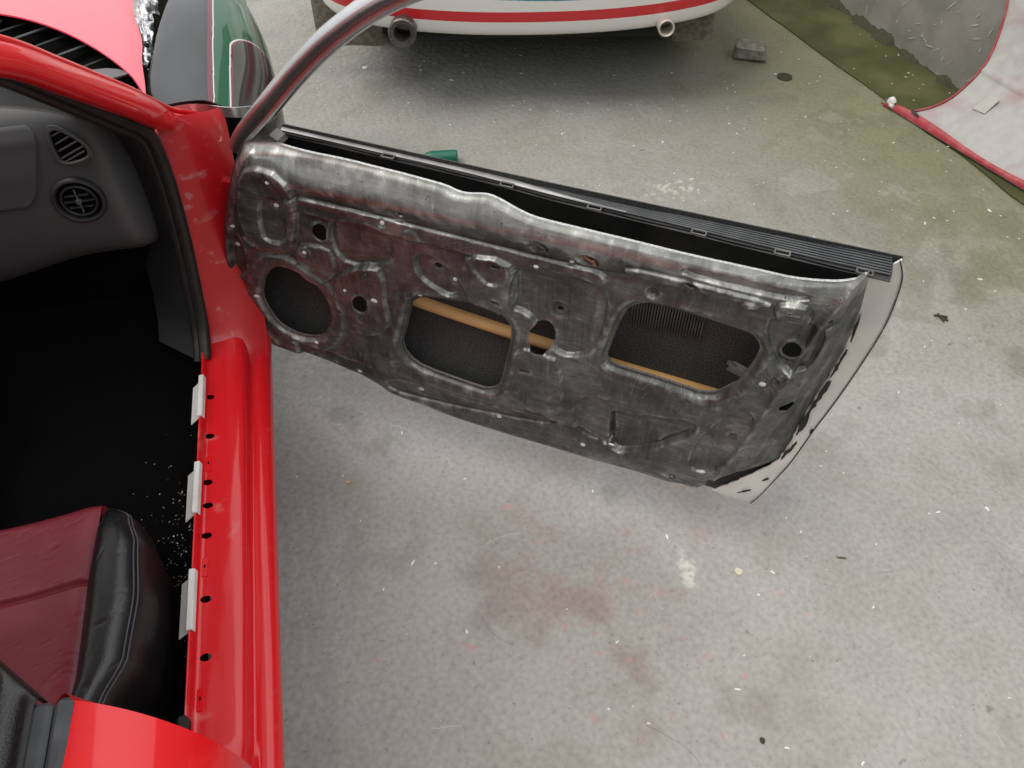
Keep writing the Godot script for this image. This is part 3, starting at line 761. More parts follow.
func make_sill(car: Node3D) -> void:
	var sill := Node3D.new(); sill.name = "sill"; car.add_child(sill)
	var prof := spline2(SILL, 3)
	var arc := [0.0]
	for i in range(1, prof.size()): arc.append(arc[i - 1] + prof[i].distance_to(prof[i - 1]))
	var n := int(arc[-1] / 0.0035)
	var w := n + 1
	var f0 := -0.12; var f1 := 1.10
	var h := int((f1 - f0) / 0.0035) + 1
	var P := PackedVector3Array(); P.resize(w * h)
	var U := PackedVector2Array(); U.resize(w * h)
	var cut := PackedFloat32Array(); cut.resize(w * h); cut.fill(-0.01)
	var cols := []
	for i in w:
		var a: float = arc[-1] * i / n
		var k := 0
		while k < arc.size() - 2 and arc[k + 1] < a: k += 1
		cols.append(prof[k].lerp(prof[k + 1], (a - arc[k]) / maxf(arc[k + 1] - arc[k], 1e-6)))
	var holes := [[-0.134, 0.852], [-0.131, 0.733], [-0.132, 0.605], [-0.130, 0.545], [-0.130, 0.471], [-0.127, 0.327], [-0.124, 0.209]]
	var wav := noise(401, 9.0, 2)
	for j in h:
		var f := f0 + j * (f1 - f0) / (h - 1)
		for i in w:
			var p: Vector2 = cols[i]
			var lift := 0.0
			if f > 0.93: lift = 0.05 * pow((f - 0.93) / 0.17, 2.0) * smoothstep(-0.03, -0.08, p.x)
			if f < 0.06 and p.x > -0.145 and p.x < -0.04: lift += 0.02 * smoothstep(0.06, -0.05, f)
			P[j * w + i] = V(p.x, f, p.y + lift + wav.get_noise_2d(p.x * 2.0, f * 0.5) * 0.0004)
			U[j * w + i] = Vector2(p.x, f)
			if p.y > 0.36 and p.x > -0.14 and p.x < -0.11:
				for q in holes:
					var d := Vector2((p.x - q[0]) * 0.72, f - q[1]).length() - 0.0075
					if -d > cut[j * w + i]: cut[j * w + i] = -d
	var mb := MB.new(); var edge := MB.new()
	cut_sheet(mb, edge, w, h, P, U, cut, Vector3(0, -0.004, 0))
	build(mb, "sill_panel", sill_paint(), sill)
	# pale clips on the pinch flange
	for q in [[0.902, 0.775, -0.1515], [0.645, 0.513, -0.1515], [0.383, 0.255, -0.1515]]:
		var a: float = q[0]; var b: float = q[1]
		var c := MB.new()
		c.box(V(-0.1475, (a + b) * 0.5, 0.3985), Vector3(0.012, 0.006, a - b), 0.0015)
		c.box(V(-0.1605, (a + b) * 0.5 - 0.010, 0.386), Vector3(0.0022, 0.030, (a - b) * 0.90), 0.0008, Basis(Vector3.BACK, -0.85))
		c.box(V(-0.1415, (a + b) * 0.5, 0.392), Vector3(0.002, 0.010, a - b), 0.0008, Basis(Vector3.BACK, 0.2))
		build(c, "sill_clip", M.clip, sill)
	for f in [0.654, 0.397, 0.131]:
		var c := MB.new()
		c.box(V(-0.131, f, 0.3728), Vector3(0.012, 0.003, 0.042), 0.001)
		var o := build(c, "mounting_plate", M.red, sill)
		c = MB.new()
		c.box(V(-0.131, f + 0.002, 0.3745), Vector3(0.0032, 0.0012, 0.007), 0.0003)
		build(c, "slot", M.black, sill)

func sill_paint() -> StandardMaterial3D:
	var m: StandardMaterial3D = M.red.duplicate()
	# rubbed and chalky patches of old paint
	m.albedo_color = Color.WHITE
	m.albedo_texture = noise_tex(51, 0.009, 5, [[0.0, lin(0.64, 0.010, 0.016)], [0.76, lin(0.64, 0.010, 0.016)], [0.82, lin(0.64, 0.03, 0.035)], [0.9, lin(0.62, 0.10, 0.10)]])
	triplanar(m, 1.6)
	m.clearcoat_roughness = 0.10
	return m

func make_car() -> void:
	var car := thing("red_car", "red two-door car stripped for repainting, its bare door swung open", "car", CAR_AT, CAR_TURN)
	make_door(car)
	make_sill(car)
	# hinge pillar: from the sill up to the base of the windscreen pillar
	var pl := [V(-0.148, 0.955, 0.368), V(-0.146, 1.015, 0.385), V(-0.142, 1.055, 0.44), V(-0.135, 1.085, 0.52), V(-0.125, 1.10, 0.65), V(-0.112, 1.10, 0.80), V(-0.095, 1.09, 0.92), V(-0.095, 1.07, 0.965)]
	var pr := [V(-0.006, 0.985, 0.318), V(-0.004, 1.05, 0.345), V(0.0, 1.105, 0.42), V(0.005, 1.15, 0.52), V(0.012, 1.18, 0.65), V(0.02, 1.19, 0.78), V(0.025, 1.20, 0.86), V(0.02, 1.22, 0.89)]
	var mb := MB.new()
	mb.shell(16, 40, func(u, v):
		var a := row(pl, v); var b := row(pr, v)
		return a.lerp(b, u) + Vector3(0.25, 0, 0.97) * 0.018 * sin(u * PI) * (0.6 + 0.4 * sin(v * 9.0)), -0.002)
	build(mb, "hinge_pillar", M.jamb, car)
	mb = MB.new()
	mb.box(V(-0.012, 1.138, 0.655), Vector3(0.03, 0.012, 0.02), 0.003)
	mb.box(V(0.005, 1.13, 0.66), Vector3(0.02, 0.004, 0.03), 0.001)
	build(mb, "check_strap", M.red, car)
	# windscreen pillar
	var ap := spline([V(-0.03, 1.235, 0.84), V(-0.07, 1.145, 0.905), V(-0.083, 1.05, 0.98), V(-0.095, 0.972, 1.045), V(-0.118, 0.895, 1.112), V(-0.142, 0.820, 1.178), V(-0.172, 0.735, 1.252), V(-0.22, 0.62, 1.33)], 8)
	mb = MB.new()
	var rad := []
	for k in ap.size(): rad.append(lerpf(0.012, 0.031, smoothstep(0.0, 18.0, k)) - 0.003 * clampf(k / 50.0, 0, 1))
	mb.tube(ap, rad, 24, 0.8, V(1, 0.3, 0.2))
	build(mb, "windscreen_pillar", M.red, car)
	mb = MB.new()
	var gut := PackedVector3Array()
	for p in ap: gut.append(p + V(0.006, 0.010, 0.023))
	mb.tube(gut, 0.006, 10)
	build(mb, "drip_moulding", M.red, car)
	# door-opening weatherstrip with the interior trim beside it
	var wp := spline([V(-0.235, 0.66, 1.318), V(-0.20, 0.746, 1.243), V(-0.165, 0.833, 1.155), V(-0.128, 0.963, 1.030), V(-0.104, 1.045, 0.945), V(-0.104, 1.075, 0.86), V(-0.108, 1.082, 0.78), V(-0.118, 1.08, 0.655), V(-0.130, 1.06, 0.53), V(-0.138, 1.03, 0.44), V(-0.143, 0.99, 0.395), V(-0.147, 0.975, 0.38)], 8)
	mb = MB.new()
	mb.tube(wp, 0.0145, 14)
	build(mb, "weatherstrip", M.rubber, car)
	mb = MB.new()
	var w2 := PackedVector3Array()
	for p in wp: w2.append(p + V(-0.018, 0.004, -0.010))
	mb.tube(w2, 0.0125, 12)
	build(mb, "seal_lip", M.rubber, car)
	mb = MB.new()
	mb.shell(6, 30, func(u, v):
		var p := row(Array(wp), 0.12 + v * 0.86)
		return p + V(-0.02 - u * 0.10, 0.01 + u * 0.10, -0.015 - 0.01 * u), 0.004)
	build(mb, "pillar_trim", M.plastic_dark, car)
	make_front(car)
	make_dashboard(car)
	make_cabin(car)
	make_seat(car)
	# rear quarter at the shut line
	var q := []
	for k in 15:
		var ph := 0.02 + k * 0.115
		var r := -0.13 + 0.16 * sin(ph)
		q.append(V(r, -0.104 - 0.40 * r - 0.3 * r * r, 0.70 + 0.17 * cos(ph)))
	q.append(V(0.029, -0.128, 0.55)); q.append(V(0.02, -0.13, 0.38)); q.append(V(-0.005, -0.13, 0.2))
	mb = MB.new()
	mb.shell(120, 20, func(u, v): return row(q, u) + V(0.015 * sin(v * 2.0), -0.95 * v, 0.02 * sin(v * PI)), -0.003)
	build(mb, "rear_quarter", M.red, car)
	mb = MB.new()
	mb.grid(24, 6, func(u, v):
		var p := row(q, u)
		return p.lerp(V(-0.16, -0.045, lerpf(0.84, 0.36, u)), v) + V(0, 0.012 * sin(v * PI), 0))
	build(mb, "shut_face", M.jamb, car)
	for k in 2:
		mb = MB.new()
		mb.box(V(-0.1325 - k * 0.0245, -0.275, 0.872 - 0.003 * k), Vector3(0.020 + 0.003 * k, 0.030, 0.44), 0.006, Basis(Vector3.RIGHT, -0.03))
		build(mb, "window_seal", M.rubber_grey, car)
	mb = MB.new()
	mb.shell(16, 40, func(u, v):
		var r: float = -0.168 - u * 0.12
		return V(r, -0.05 + (-0.157 - r) * 1.02 - 0.9 * v * v, 0.872 - 0.03 * u * u - 0.05 * exp(-v * 30.0) - 0.006 * sin(u * 12.0)), -0.004)
	build(mb, "rear_trim", M.leather, car)
	mb = MB.new()
	mb.box(V(-0.152, 0.045, 0.37), Vector3(0.02, 0.07, 0.11), 0.006)
	build(mb, "sill_trim", M.rubber, car)

func wing_bands() -> StandardMaterial3D:   # gloss black wing with a green band edged in red and white
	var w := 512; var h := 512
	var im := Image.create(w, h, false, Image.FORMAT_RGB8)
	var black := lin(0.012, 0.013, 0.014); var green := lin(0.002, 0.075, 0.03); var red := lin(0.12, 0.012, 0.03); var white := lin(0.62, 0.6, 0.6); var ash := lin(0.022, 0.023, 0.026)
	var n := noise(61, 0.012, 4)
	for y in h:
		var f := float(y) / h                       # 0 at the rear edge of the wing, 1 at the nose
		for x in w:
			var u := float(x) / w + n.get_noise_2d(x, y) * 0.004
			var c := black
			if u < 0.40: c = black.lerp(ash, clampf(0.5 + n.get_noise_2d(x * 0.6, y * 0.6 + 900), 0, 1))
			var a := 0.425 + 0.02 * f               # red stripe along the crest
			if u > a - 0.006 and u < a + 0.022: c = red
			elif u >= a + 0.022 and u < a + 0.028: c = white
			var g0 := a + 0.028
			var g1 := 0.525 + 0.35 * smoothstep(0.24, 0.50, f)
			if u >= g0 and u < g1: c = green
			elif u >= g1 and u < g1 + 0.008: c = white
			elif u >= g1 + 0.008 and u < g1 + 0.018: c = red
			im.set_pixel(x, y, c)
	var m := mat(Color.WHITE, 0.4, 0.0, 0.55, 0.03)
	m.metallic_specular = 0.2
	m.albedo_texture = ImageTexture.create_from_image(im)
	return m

func hood_h(f: float) -> float: return 0.93 - 0.10 * pow(maxf(f - 1.2, 0.0), 1.3)

func make_front(car: Node3D) -> void:
	# bonnet
	var mb := MB.new()
	mb.shell(40, 40, func(u, v):
		var f1 := lerpf(1.235, 2.6, v)
		var edge := look([[1.2, -0.127], [1.5, -0.165], [1.9, -0.235], [2.6, -0.36]], f1)
		var r := lerpf(edge, -1.30 - edge * 0.0, u)
		var bow := pow(sin(clampf((edge - r) / 1.1, 0, 1) * PI), 0.8)
		var f: float = f1 + (1.0 - v) * 0.55 * pow(bow, 1.0)
		return V(r, f, hood_h(f) + 0.035 * bow - 0.010 * exp(-(edge - r) / 0.012)), -0.004)
	build(mb, "bonnet", M.bonnet, car)
	# cowl grille behind the bonnet edge: tray and slats
	var cg := Node3D.new(); cg.name = "cowl_grille"; car.add_child(cg)
	var ce := func(u: float) -> Vector3:      # along the rear edge of the bonnet
		var r := lerpf(-0.125, -1.25, u)
		var bow := pow(sin(clampf((-0.127 - r) / 1.1, 0, 1) * PI), 0.8)
		return V(r, 1.235 + 0.55 * bow, hood_h(1.235 + 0.55 * bow) + 0.035 * bow - 0.012)
	mb = MB.new()
	mb.shell(60, 4, func(u, v):
		var p: Vector3 = ce.call(u)
		return p + V(-0.015 * v, 0.14 - 0.28 * v, -0.035 - 0.010 * v), 0.004)
	build(mb, "tray", M.black, cg)
	for k in 16:
		var p: Vector3 = ce.call(0.075 + k * 0.055)
		mb = MB.new()
		mb.box(p + V(0.01, -0.030, -0.014), Vector3(0.012 if k % 2 else 0.030, 0.006, 0.10), 0.002, Basis(Vector3.UP, -0.95) * Basis(Vector3.BACK, 0.5))
		build(mb, "slat", M.rubber_grey if k % 2 == 0 else M.rubber, cg)
	# windscreen, low behind the pillar
	mb = MB.new()
	mb.shell(24, 12, func(u, v):
		var lo: Vector3 = ce.call(0.0 + u)
		lo += V(-0.01, -0.09, -0.01)
		var hi := V(lerpf(-0.22, -1.16, u), 0.60 + 0.10 * sin(u * PI), 1.29 + 0.03 * sin(u * PI))
		return lo.lerp(hi, v) + V(0, 0.0, 0.02 * sin(v * PI) - 0.03), 0.004)
	build(mb, "windscreen", M.glass, car)
	mb = MB.new()
	mb.tube(spline([V(-0.10, 1.20, 0.90), V(-0.17, 1.24, 0.915), V(-0.4, 1.46, 0.925), V(-0.69, 1.62, 0.935)], 6), 0.012, 8)
	build(mb, "screen_seal", M.rubber, car)
	# black front wing
	mb = MB.new()
	var crest := [[1.2, 0.000], [1.5, -0.010], [1.86, -0.020], [2.4, -0.10]]
	mb.shell(44, 40, func(u, v):
		var f := lerpf(1.225, 2.45, v)
		var ri := look([[1.2, -0.118], [1.3, -0.150], [1.5, -0.142], [1.9, -0.122], [2.4, -0.20]], f)
		var rc := look(crest, f)
		var top := 0.905 - 0.04 * pow(maxf(f - 1.2, 0.0), 1.2) + 0.025 * exp(-pow((f - 1.72) / 0.3, 2.0))
		var bulge := 0.105 + 0.02 * exp(-pow((f - 1.6) / 0.25, 2.0))
		var sec := [Vector3(ri, top - 0.035, 0), Vector3(ri + 0.006, top - 0.008, 0), Vector3(lerpf(ri, rc, 0.35), top, 0), Vector3(lerpf(ri, rc, 0.75), top + 0.002, 0), Vector3(rc + 0.005, top - 0.006, 0), Vector3(rc + bulge * 0.45, top - 0.04, 0), Vector3(rc + bulge * 0.8, top - 0.10, 0), Vector3(rc + bulge, top - 0.19, 0), Vector3(rc + bulge, top - 0.32, 0), Vector3(rc + bulge - 0.02, top - 0.52, 0)]
		var p := row(sec, u)
		return V(p.x, f, p.y), -0.003)
	build(mb, "front_wing", wing_bands(), car)
	# folded rear corner of the wing, and its mounting flange
	mb = MB.new()
	mb.shell(4, 8, func(u, v): return V(-0.150 + 0.055 * v + 0.012 * u, 1.30 - 0.145 * v - 0.03 * u, 0.912 - 0.03 * u * (1 - v) - 0.012 * v), 0.003)
	build(mb, "wing_flange", M.primer, car)
	mb = MB.new()
	mb.shell(10, 3, func(u, v): return V(-0.09 + 0.20 * u, 1.215 - 0.004 * v + 0.01 * sin(u * 7.0), 0.902 - 0.02 * u * u - 0.022 * v), 0.003)
	build(mb, "wing_rear_edge", M.post, car)
	# inner wing and engine-bay clutter seen in the gap
	mb = MB.new()
	mb.shell(20, 6, func(u, v): return V(-0.11 - 0.22 * v, lerpf(1.22, 2.4, u), 0.80 - 0.20 * v), 0.004)
	build(mb, "inner_wing", M.black, car)
	mb = MB.new()
	var cr := noise(71, 16.0, 3)
	mb.shell(60, 14, func(u, v):
		var f := lerpf(1.42, 2.2, u)
		var r := lerpf(-0.160 - 0.02 * u, -0.205 - 0.025 * u, v)
		return V(r + cr.get_noise_2d(f, v) * 0.01, f, 0.865 - 0.03 * (f - 1.4) + cr.get_noise_2d(f * 1.2, v * 0.14 + 5.0) * 0.022 + 0.012 * sin(v * PI)), 0.003)
	build(mb, "crumpled_foil", M.foil, car)
	mb = MB.new()
	mb.tube(PackedVector3Array([V(-0.20, 1.62, 0.78), V(-0.20, 1.62, 0.865), V(-0.20, 1.62, 0.872)]), [0.035, 0.035, 0.028], 16)
	build(mb, "reservoir_cap", M.plastic_dark, car)
	mb = MB.new()
	mb.box(V(-0.195, 1.46, 0.83), Vector3(0.05, 0.05, 0.10), 0.008, Basis(Vector3.UP, 0.2))
	build(mb, "relay_box", M.rubber_grey, car)
	mb = MB.new()
	mb.tube(PackedVector3Array([V(-0.165, 1.36, 0.80), V(-0.165, 1.36, 0.86)]), 0.014, 12)
	build(mb, "bump_stop", M.rubber, car)
	# red structure under the rear end of the wing
	mb = MB.new()
	mb.shell(12, 8, func(u, v): return V(-0.12 + 0.13 * u, 1.24 - 0.10 * v + 0.03 * u, 0.895 - 0.01 * u - 0.05 * v * v), -0.003)
	build(mb, "scuttle_end", M.jamb, car)
	mb = MB.new()
	mb.box(V(-0.12, 1.31, 0.55), Vector3(0.20, 0.68, 0.02), 0.003)
	build(mb, "bulkhead_side", M.red, car)
	# front wheel, in the arch behind the open door
	var wheel := Node3D.new(); wheel.name = "wheel"; car.add_child(wheel)
	wheel.position = V(-0.06, 1.72, 0.31); wheel.rotation_degrees.z = 90
	mb = MB.new()
	mb.lathe([[0.19, 0.10], [0.26, 0.105], [0.295, 0.09], [0.31, 0.06], [0.312, 0.0], [0.31, -0.06], [0.295, -0.09], [0.26, -0.105], [0.19, -0.10]], 36)
	build(mb, "tyre", M.tyre, wheel)
	mb = MB.new()
	mb.lathe([[0.0, -0.06], [0.05, -0.065], [0.06, -0.04], [0.17, -0.03], [0.19, -0.09], [0.195, 0.09], [0.0, 0.09]], 30)
	build(mb, "rim", M.alloy, wheel)

func make_dashboard(car: Node3D) -> void:
	var dash := Node3D.new(); dash.name = "dashboard"; car.add_child(dash)
	var prof := [V(0, 1.36, 0.93), V(0, 1.22, 0.985), V(0, 1.14, 0.992), V(0, 1.10, 0.975), V(0, 1.08, 0.935), V(0, 1.07, 0.86), V(0, 1.065, 0.78), V(0, 1.07, 0.70), V(0, 1.09, 0.655), V(0, 1.13, 0.63), V(0, 1.25, 0.62)]
	var face := func(r: float, v: float) -> Vector3:
		var p := row(prof, v)
		var end := smoothstep(-0.222, -0.172, r)
		return V(r, -p.z + 0.10 * pow(end, 3.0) * smoothstep(0.05, 0.3, v), p.y - 0.015 * pow(end, 2.0) - 0.05 * smoothstep(-0.3, -0.6, r) * smoothstep(0.5, 0.8, v))
	var mb := MB.new()
	mb.shell(50, 40, func(u, v): return face.call(lerpf(-0.172, -1.30, u), v), 0.004)
	build(mb, "dash_panel", M.plastic, dash)
	# glovebox lid with its dark shut gap
	var front := func(h: float) -> float: return look([[0.66, 1.075], [0.78, 1.065], [0.86, 1.07], [0.935, 1.08], [0.97, 1.095], [0.985, 1.12]], h)
	for k in 2:
		var grow := 0.0065 if k == 0 else 0.0
		var proud := 0.0012 if k == 0 else 0.009
		mb = MB.new()
		mb.grid(50, 36, func(u, v):
			var h := lerpf(0.972 + grow, 0.792 - grow, v)
			var round_off: float = 0.045 * (1.0 - sqrt(maxf(0.0, 1.0 - pow(clampf((absf(v - 0.5) - 0.24) / 0.26, 0, 1), 2.0))))
			var r := lerpf(lerpf(-0.300, -0.372, v) + grow - round_off, -0.90, pow(u, 1.6))
			var lip: float = smoothstep(0.0, 0.05, minf(u * 1.2, minf(v, 1.0 - v))) if k == 1 else 1.0
			return V(r, front.call(h) - proud * lip, h))
		build(mb, "lid_gap" if k == 0 else "glovebox_lid", M.black if k == 0 else M.plastic, dash)
	# three-cornered demister vent
	var at := V(-0.262, 1.068, 0.922)
	var bs := Basis(Vector3.RIGHT, -0.12) * Basis.from_scale(Vector3(1.38, 1.3, 1.0))
	var tri := spline2([[-0.020, 0.030], [-0.010, 0.037], [0.004, 0.030], [0.024, 0.008], [0.030, -0.012], [0.022, -0.022], [-0.006, -0.028], [-0.019, -0.022], [-0.022, 0.0]], 4, true)
	mb = MB.new()
	for k in tri.size():
		var a := tri[k]; var b := tri[(k + 1) % tri.size()]
		var q := [[1.0, 0.006], [1.0, 0.010], [0.84, 0.012], [0.78, 0.010], [0.76, -0.008]]
		for e in q.size() - 1:
			mb.flat_quad(at + bs * Vector3(a.x * q[e][0], a.y * q[e][0], q[e][1]), at + bs * Vector3(b.x * q[e][0], b.y * q[e][0], q[e][1]), at + bs * Vector3(b.x * q[e + 1][0], b.y * q[e + 1][0], q[e + 1][1]), at + bs * Vector3(a.x * q[e + 1][0], a.y * q[e + 1][0], q[e + 1][1]))
	build(mb, "demister_vent", M.plastic, dash)
	mb = MB.new()
	var small := PackedVector2Array()
	for p in tri: small.append(p * 0.80)
	mb.slab(small, 0.002, Transform3D(bs, at + bs * Vector3(0, 0, 0.004)))
	build(mb, "vent_opening", M.black, dash)
	for k in 5:
		var y := -0.018 + k * 0.0105
		var x0 := -0.015; var x1 := look([[-0.03, 0.018], [-0.012, 0.022], [0.008, 0.016], [0.03, -0.004]], y)
		mb = MB.new()
		mb.box(at + bs * Vector3((x0 + x1) * 0.5, y + (0.003 if k == 0 else 0.0), 0.0072), Vector3((x1 - x0) * 1.05, 0.0022, 0.004), 0.0006, bs * Basis(Vector3.BACK, 0.42))
		build(mb, "vent_slat", M.vane, dash)
	# round swivelling air vent
	at = V(-0.286, 1.064, 0.804)
	var xf := Transform3D(Basis(Vector3.RIGHT, PI / 2 - 0.02) * Basis.from_scale(Vector3(1.28, 1.0, 1.28)), at)
	mb = MB.new()
	mb.lathe([[0.042, -0.006], [0.0415, 0.006], [0.0395, 0.011], [0.037, 0.013], [0.0345, 0.011], [0.032, 0.003]], 44, xf)
	build(mb, "air_vent", M.plastic_dark, dash)
	mb = MB.new()
	mb.lathe([[0.033, 0.0035], [0.0, 0.0035]], 36, xf)
	build(mb, "vent_well", M.black, dash)
	mb = MB.new()
	mb.lathe([[0.029, 0.004], [0.0285, 0.009], [0.0265, 0.011], [0.0245, 0.009], [0.024, 0.004]], 36, xf)
	build(mb, "vent_ring", M.rubber, dash)
	for k in [-1, 0, 1]:
		mb = MB.new()
		mb.box(at + Vector3(0, k * 0.014, 0.008), Vector3(0.060 - absi(k) * 0.012, 0.0022, 0.006), 0.0006, Basis(Vector3.RIGHT, 0.3))
		build(mb, "vent_vane", M.plastic_dark, dash)
	mb = MB.new()
	mb.box(at + Vector3(0, 0, 0.009), Vector3(0.0026, 0.056, 0.005), 0.0006)
	mb.lathe([[0.0, 0.015], [0.004, 0.0145], [0.005, 0.008]], 12, xf)
	build(mb, "vent_knob", M.vane, dash)
	# lower edge of the dashboard and the dark kick panel
	mb = MB.new()
	mb.shell(20, 10, func(u, v): return V(lerpf(-0.165, -1.28, u), 1.14 + 0.10 * v, lerpf(0.68, 0.30, v)), 0.004)
	build(mb, "knee_panel", M.black, dash)

func make_cabin(car: Node3D) -> void:
	var mb := MB.new()
	var n := noise(81, 7.0, 3)
	mb.shell(60, 80, func(u, v):
		var r := lerpf(-0.155, -1.36, u); var f := lerpf(1.30, -0.95, v)
		var tunnel := 0.16 * exp(-pow((r + 0.76) / 0.11, 4.0))
		return V(r, f, 0.215 + tunnel + n.get_noise_2d(r, f) * 0.012 + 0.25 * smoothstep(1.0, 1.3, f) + 0.03 * smoothstep(-0.20, -0.155, r)), 0.004)
	build(mb, "carpet", M.carpet, car)
	mb = MB.new()
	mb.box(V(-0.76, 1.34, 0.56), Vector3(1.2, 0.72, 0.02), 0.004)
	build(mb, "bulkhead", M.black, car)
	mb = MB.new()
	mb.box(V(-0.76, -0.97, 0.62), Vector3(1.28, 0.8, 0.03), 0.004)
	build(mb, "rear_bulkhead", M.black, car)
	mb = MB.new()
	mb.shell(8, 12, func(u, v): return V(-1.40 - 0.05 * sin(u * PI), lerpf(1.3, -0.95, v), lerpf(0.18, 0.90, u)), 0.03)
	build(mb, "far_side", M.plastic_dark, car)
	# roof, out of frame to the left, which shades the cabin
	mb = MB.new()
	mb.shell(24, 24, func(u, v): return V(lerpf(-0.225, -1.17, u), lerpf(0.64, -0.75, v), 1.29 + 0.055 * sin(u * PI) - 0.05 * v * v), -0.03)
	build(mb, "roof", M.red, car)
	mb = MB.new()
	mb.shell(14, 10, func(u, v): return V(lerpf(-0.2, -1.2, u), lerpf(-0.75, -1.25, v), lerpf(1.25, 0.95, v)), 0.006)
	build(mb, "rear_screen", M.glass, car)
	mb = MB.new()
	mb.tube(spline([V(-1.41, 1.14, 0.90), V(-1.30, 0.83, 1.18), V(-1.19, 0.62, 1.31)], 8), 0.035, 12)
	build(mb, "far_pillar", M.red, car)
	# dust and grit on the carpet
	var dust := MB.new()
	var rng := RandomNumberGenerator.new(); rng.seed = 5
	for k in 420:
		var r := -0.165 - absf(rng.randfn(0.0, 0.09)) - 0.02; var f := 0.52 + rng.randfn(0.0, 0.12)
		var s := rng.randf_range(0.0006, 0.0016) * (1.6 if rng.randf() < 0.08 else 1.0)
		var a := rng.randf() * TAU
		var p := V(r, f, 0.219 + 0.03 * smoothstep(-0.20, -0.155, r) + n.get_noise_2d(r, f) * 0.012)
		dust.flat_tri(p + Vector3(cos(a), 0.3, sin(a)) * s, p + Vector3(cos(a + 2.1), 0.8, sin(a + 2.1)) * s, p + Vector3(cos(a + 4.2), 0.2, sin(a + 4.2)) * s)
	var d := build(dust, "grit", M.fleck, car)
	d.set_meta("kind", "stuff")

func make_seat(car: Node3D) -> void:
	var seat := Node3D.new(); seat.name = "seat"; car.add_child(seat)
	var n := noise(91, 22.0, 3)
	var seams := [0.361]
	var mb := MB.new()
	mb.shell(70, 200, func(u, v):
		var r := lerpf(-0.314, -0.74, u); var f := lerpf(0.59, -0.06, v)
		var hh := 0.452 - 0.03 * sin(u * PI) + 0.01 * sin(v * PI)
		hh -= 0.16 * pow(smoothstep(0.52, 0.59, f), 2.0)
		for s in seams: hh -= 0.010 * exp(-pow((f - s) / 0.0045, 2.0)) - 0.005 * exp(-pow((f - s) / 0.06, 2.0))
		var wr := absf(n.get_noise_2d(r * 1.0, f * 0.8))
		hh -= 0.0009 * exp(-pow(wr / 0.03, 2.0)) 
		hh -= 0.010 * exp(-u / 0.03)
		return V(r, f, hh + n.get_noise_2d(r * 0.10 + 3.0, f * 0.10) * 0.004), -0.02)
	build(mb, "cushion", M.maroon, seat)
	# side bolster: a full pad, widest a third of the way back
	var edge_r := [[-0.10, -0.330], [0.02, -0.300], [0.114, -0.243], [0.184, -0.207], [0.297, -0.198], [0.409, -0.209], [0.480, -0.235], [0.525, -0.285]]
	var edge_l := [[-0.10, -0.350], [0.151, -0.318], [0.349, -0.322], [0.46, -0.318], [0.525, -0.305]]
	var pad := func(v: float, ang: float) -> Vector3:
		var f := lerpf(0.525, -0.10, v)
		var er := look(edge_r, f); var el := look(edge_l, f)
		var nose := sqrt(clampf(1.0 - pow(1.0 - clampf(v / 0.22, 0, 1), 2.2), 0, 1))
		var cs := cos(ang); var sn := sin(ang)
		return V((er + el) * 0.5 + signf(cs) * pow(absf(cs), 0.85) * (er - el) * 0.5, f, 0.385 + signf(sn) * pow(absf(sn), 0.8) * 0.118 * (0.42 + 0.58 * nose))
	var creases := []
	var crng := RandomNumberGenerator.new(); crng.seed = 19
	for k in 46: creases.append([crng.randf_range(0.05, 0.9), crng.randf_range(0.15, 0.85), crng.randf_range(-1.2, 1.2), crng.randf_range(0.03, 0.10)])
	mb = MB.new()
	mb.shell(70, 130, func(u, v):
		var p: Vector3 = pad.call(v, lerpf(-0.5, PI * 1.06, u))
		var dip := 0.0
		for q in creases:                           # short creases in the hide
			var du: float = u - q[1]; var dv: float = (v - q[0]) * 2.0
			var al: float = du * cos(q[2]) + dv * sin(q[2]); var ac: float = -du * sin(q[2]) + dv * cos(q[2]) + al * al * 1.2
			if absf(al) < q[3] and absf(ac) < 0.03: dip += exp(-pow(ac / 0.007, 2.0)) * (1.0 - pow(al / q[3], 2.0))
		return p - Vector3(0, 0.0016 * minf(dip, 1.5), 0), -0.01)
	build(mb, "bolster", M.leather, seat)
	for k in 2:
		var pts := PackedVector3Array()
		for i in 90:
			var p: Vector3 = pad.call(0.015 + 0.9 * i / 89.0, PI * (0.30 - k * 0.038))
			pts.append(p + Vector3(0.0006, 0.0008, 0))
		mb = MB.new()
		mb.tube(pts, 0.0016, 6)
		build(mb, "stitching", M.thread, seat)
	mb = MB.new()
	mb.shell(6, 30, func(u, v):
		var f := lerpf(0.49, -0.10, v)
		return V(look(edge_r, f) - 0.02, f - 0.002, lerpf(0.23, 0.36, u)), 0.01)
	build(mb, "seat_side", M.leather, seat)
	# backrest, leaning back
	mb = MB.new()
	mb.grid(40, 30, func(u, v):
		var a: float = u * TAU; var e: float = (v - 0.5) * PI
		var pw := func(x: float, k: float) -> float: return signf(x) * pow(absf(x), k)
		var ring: float = pow(cos(e), 0.35)
		var y: float = pw.call(sin(e), 0.6)
		return V(-0.49 + 0.235 * ring * pw.call(cos(a), 0.6), -0.155 - 0.12 * y + 0.105 * ring * pw.call(sin(a), 0.7), 0.74 + 0.34 * y + n.get_noise_2d(u, v) * 0.004))
	build(mb, "backrest", M.leather, seat)

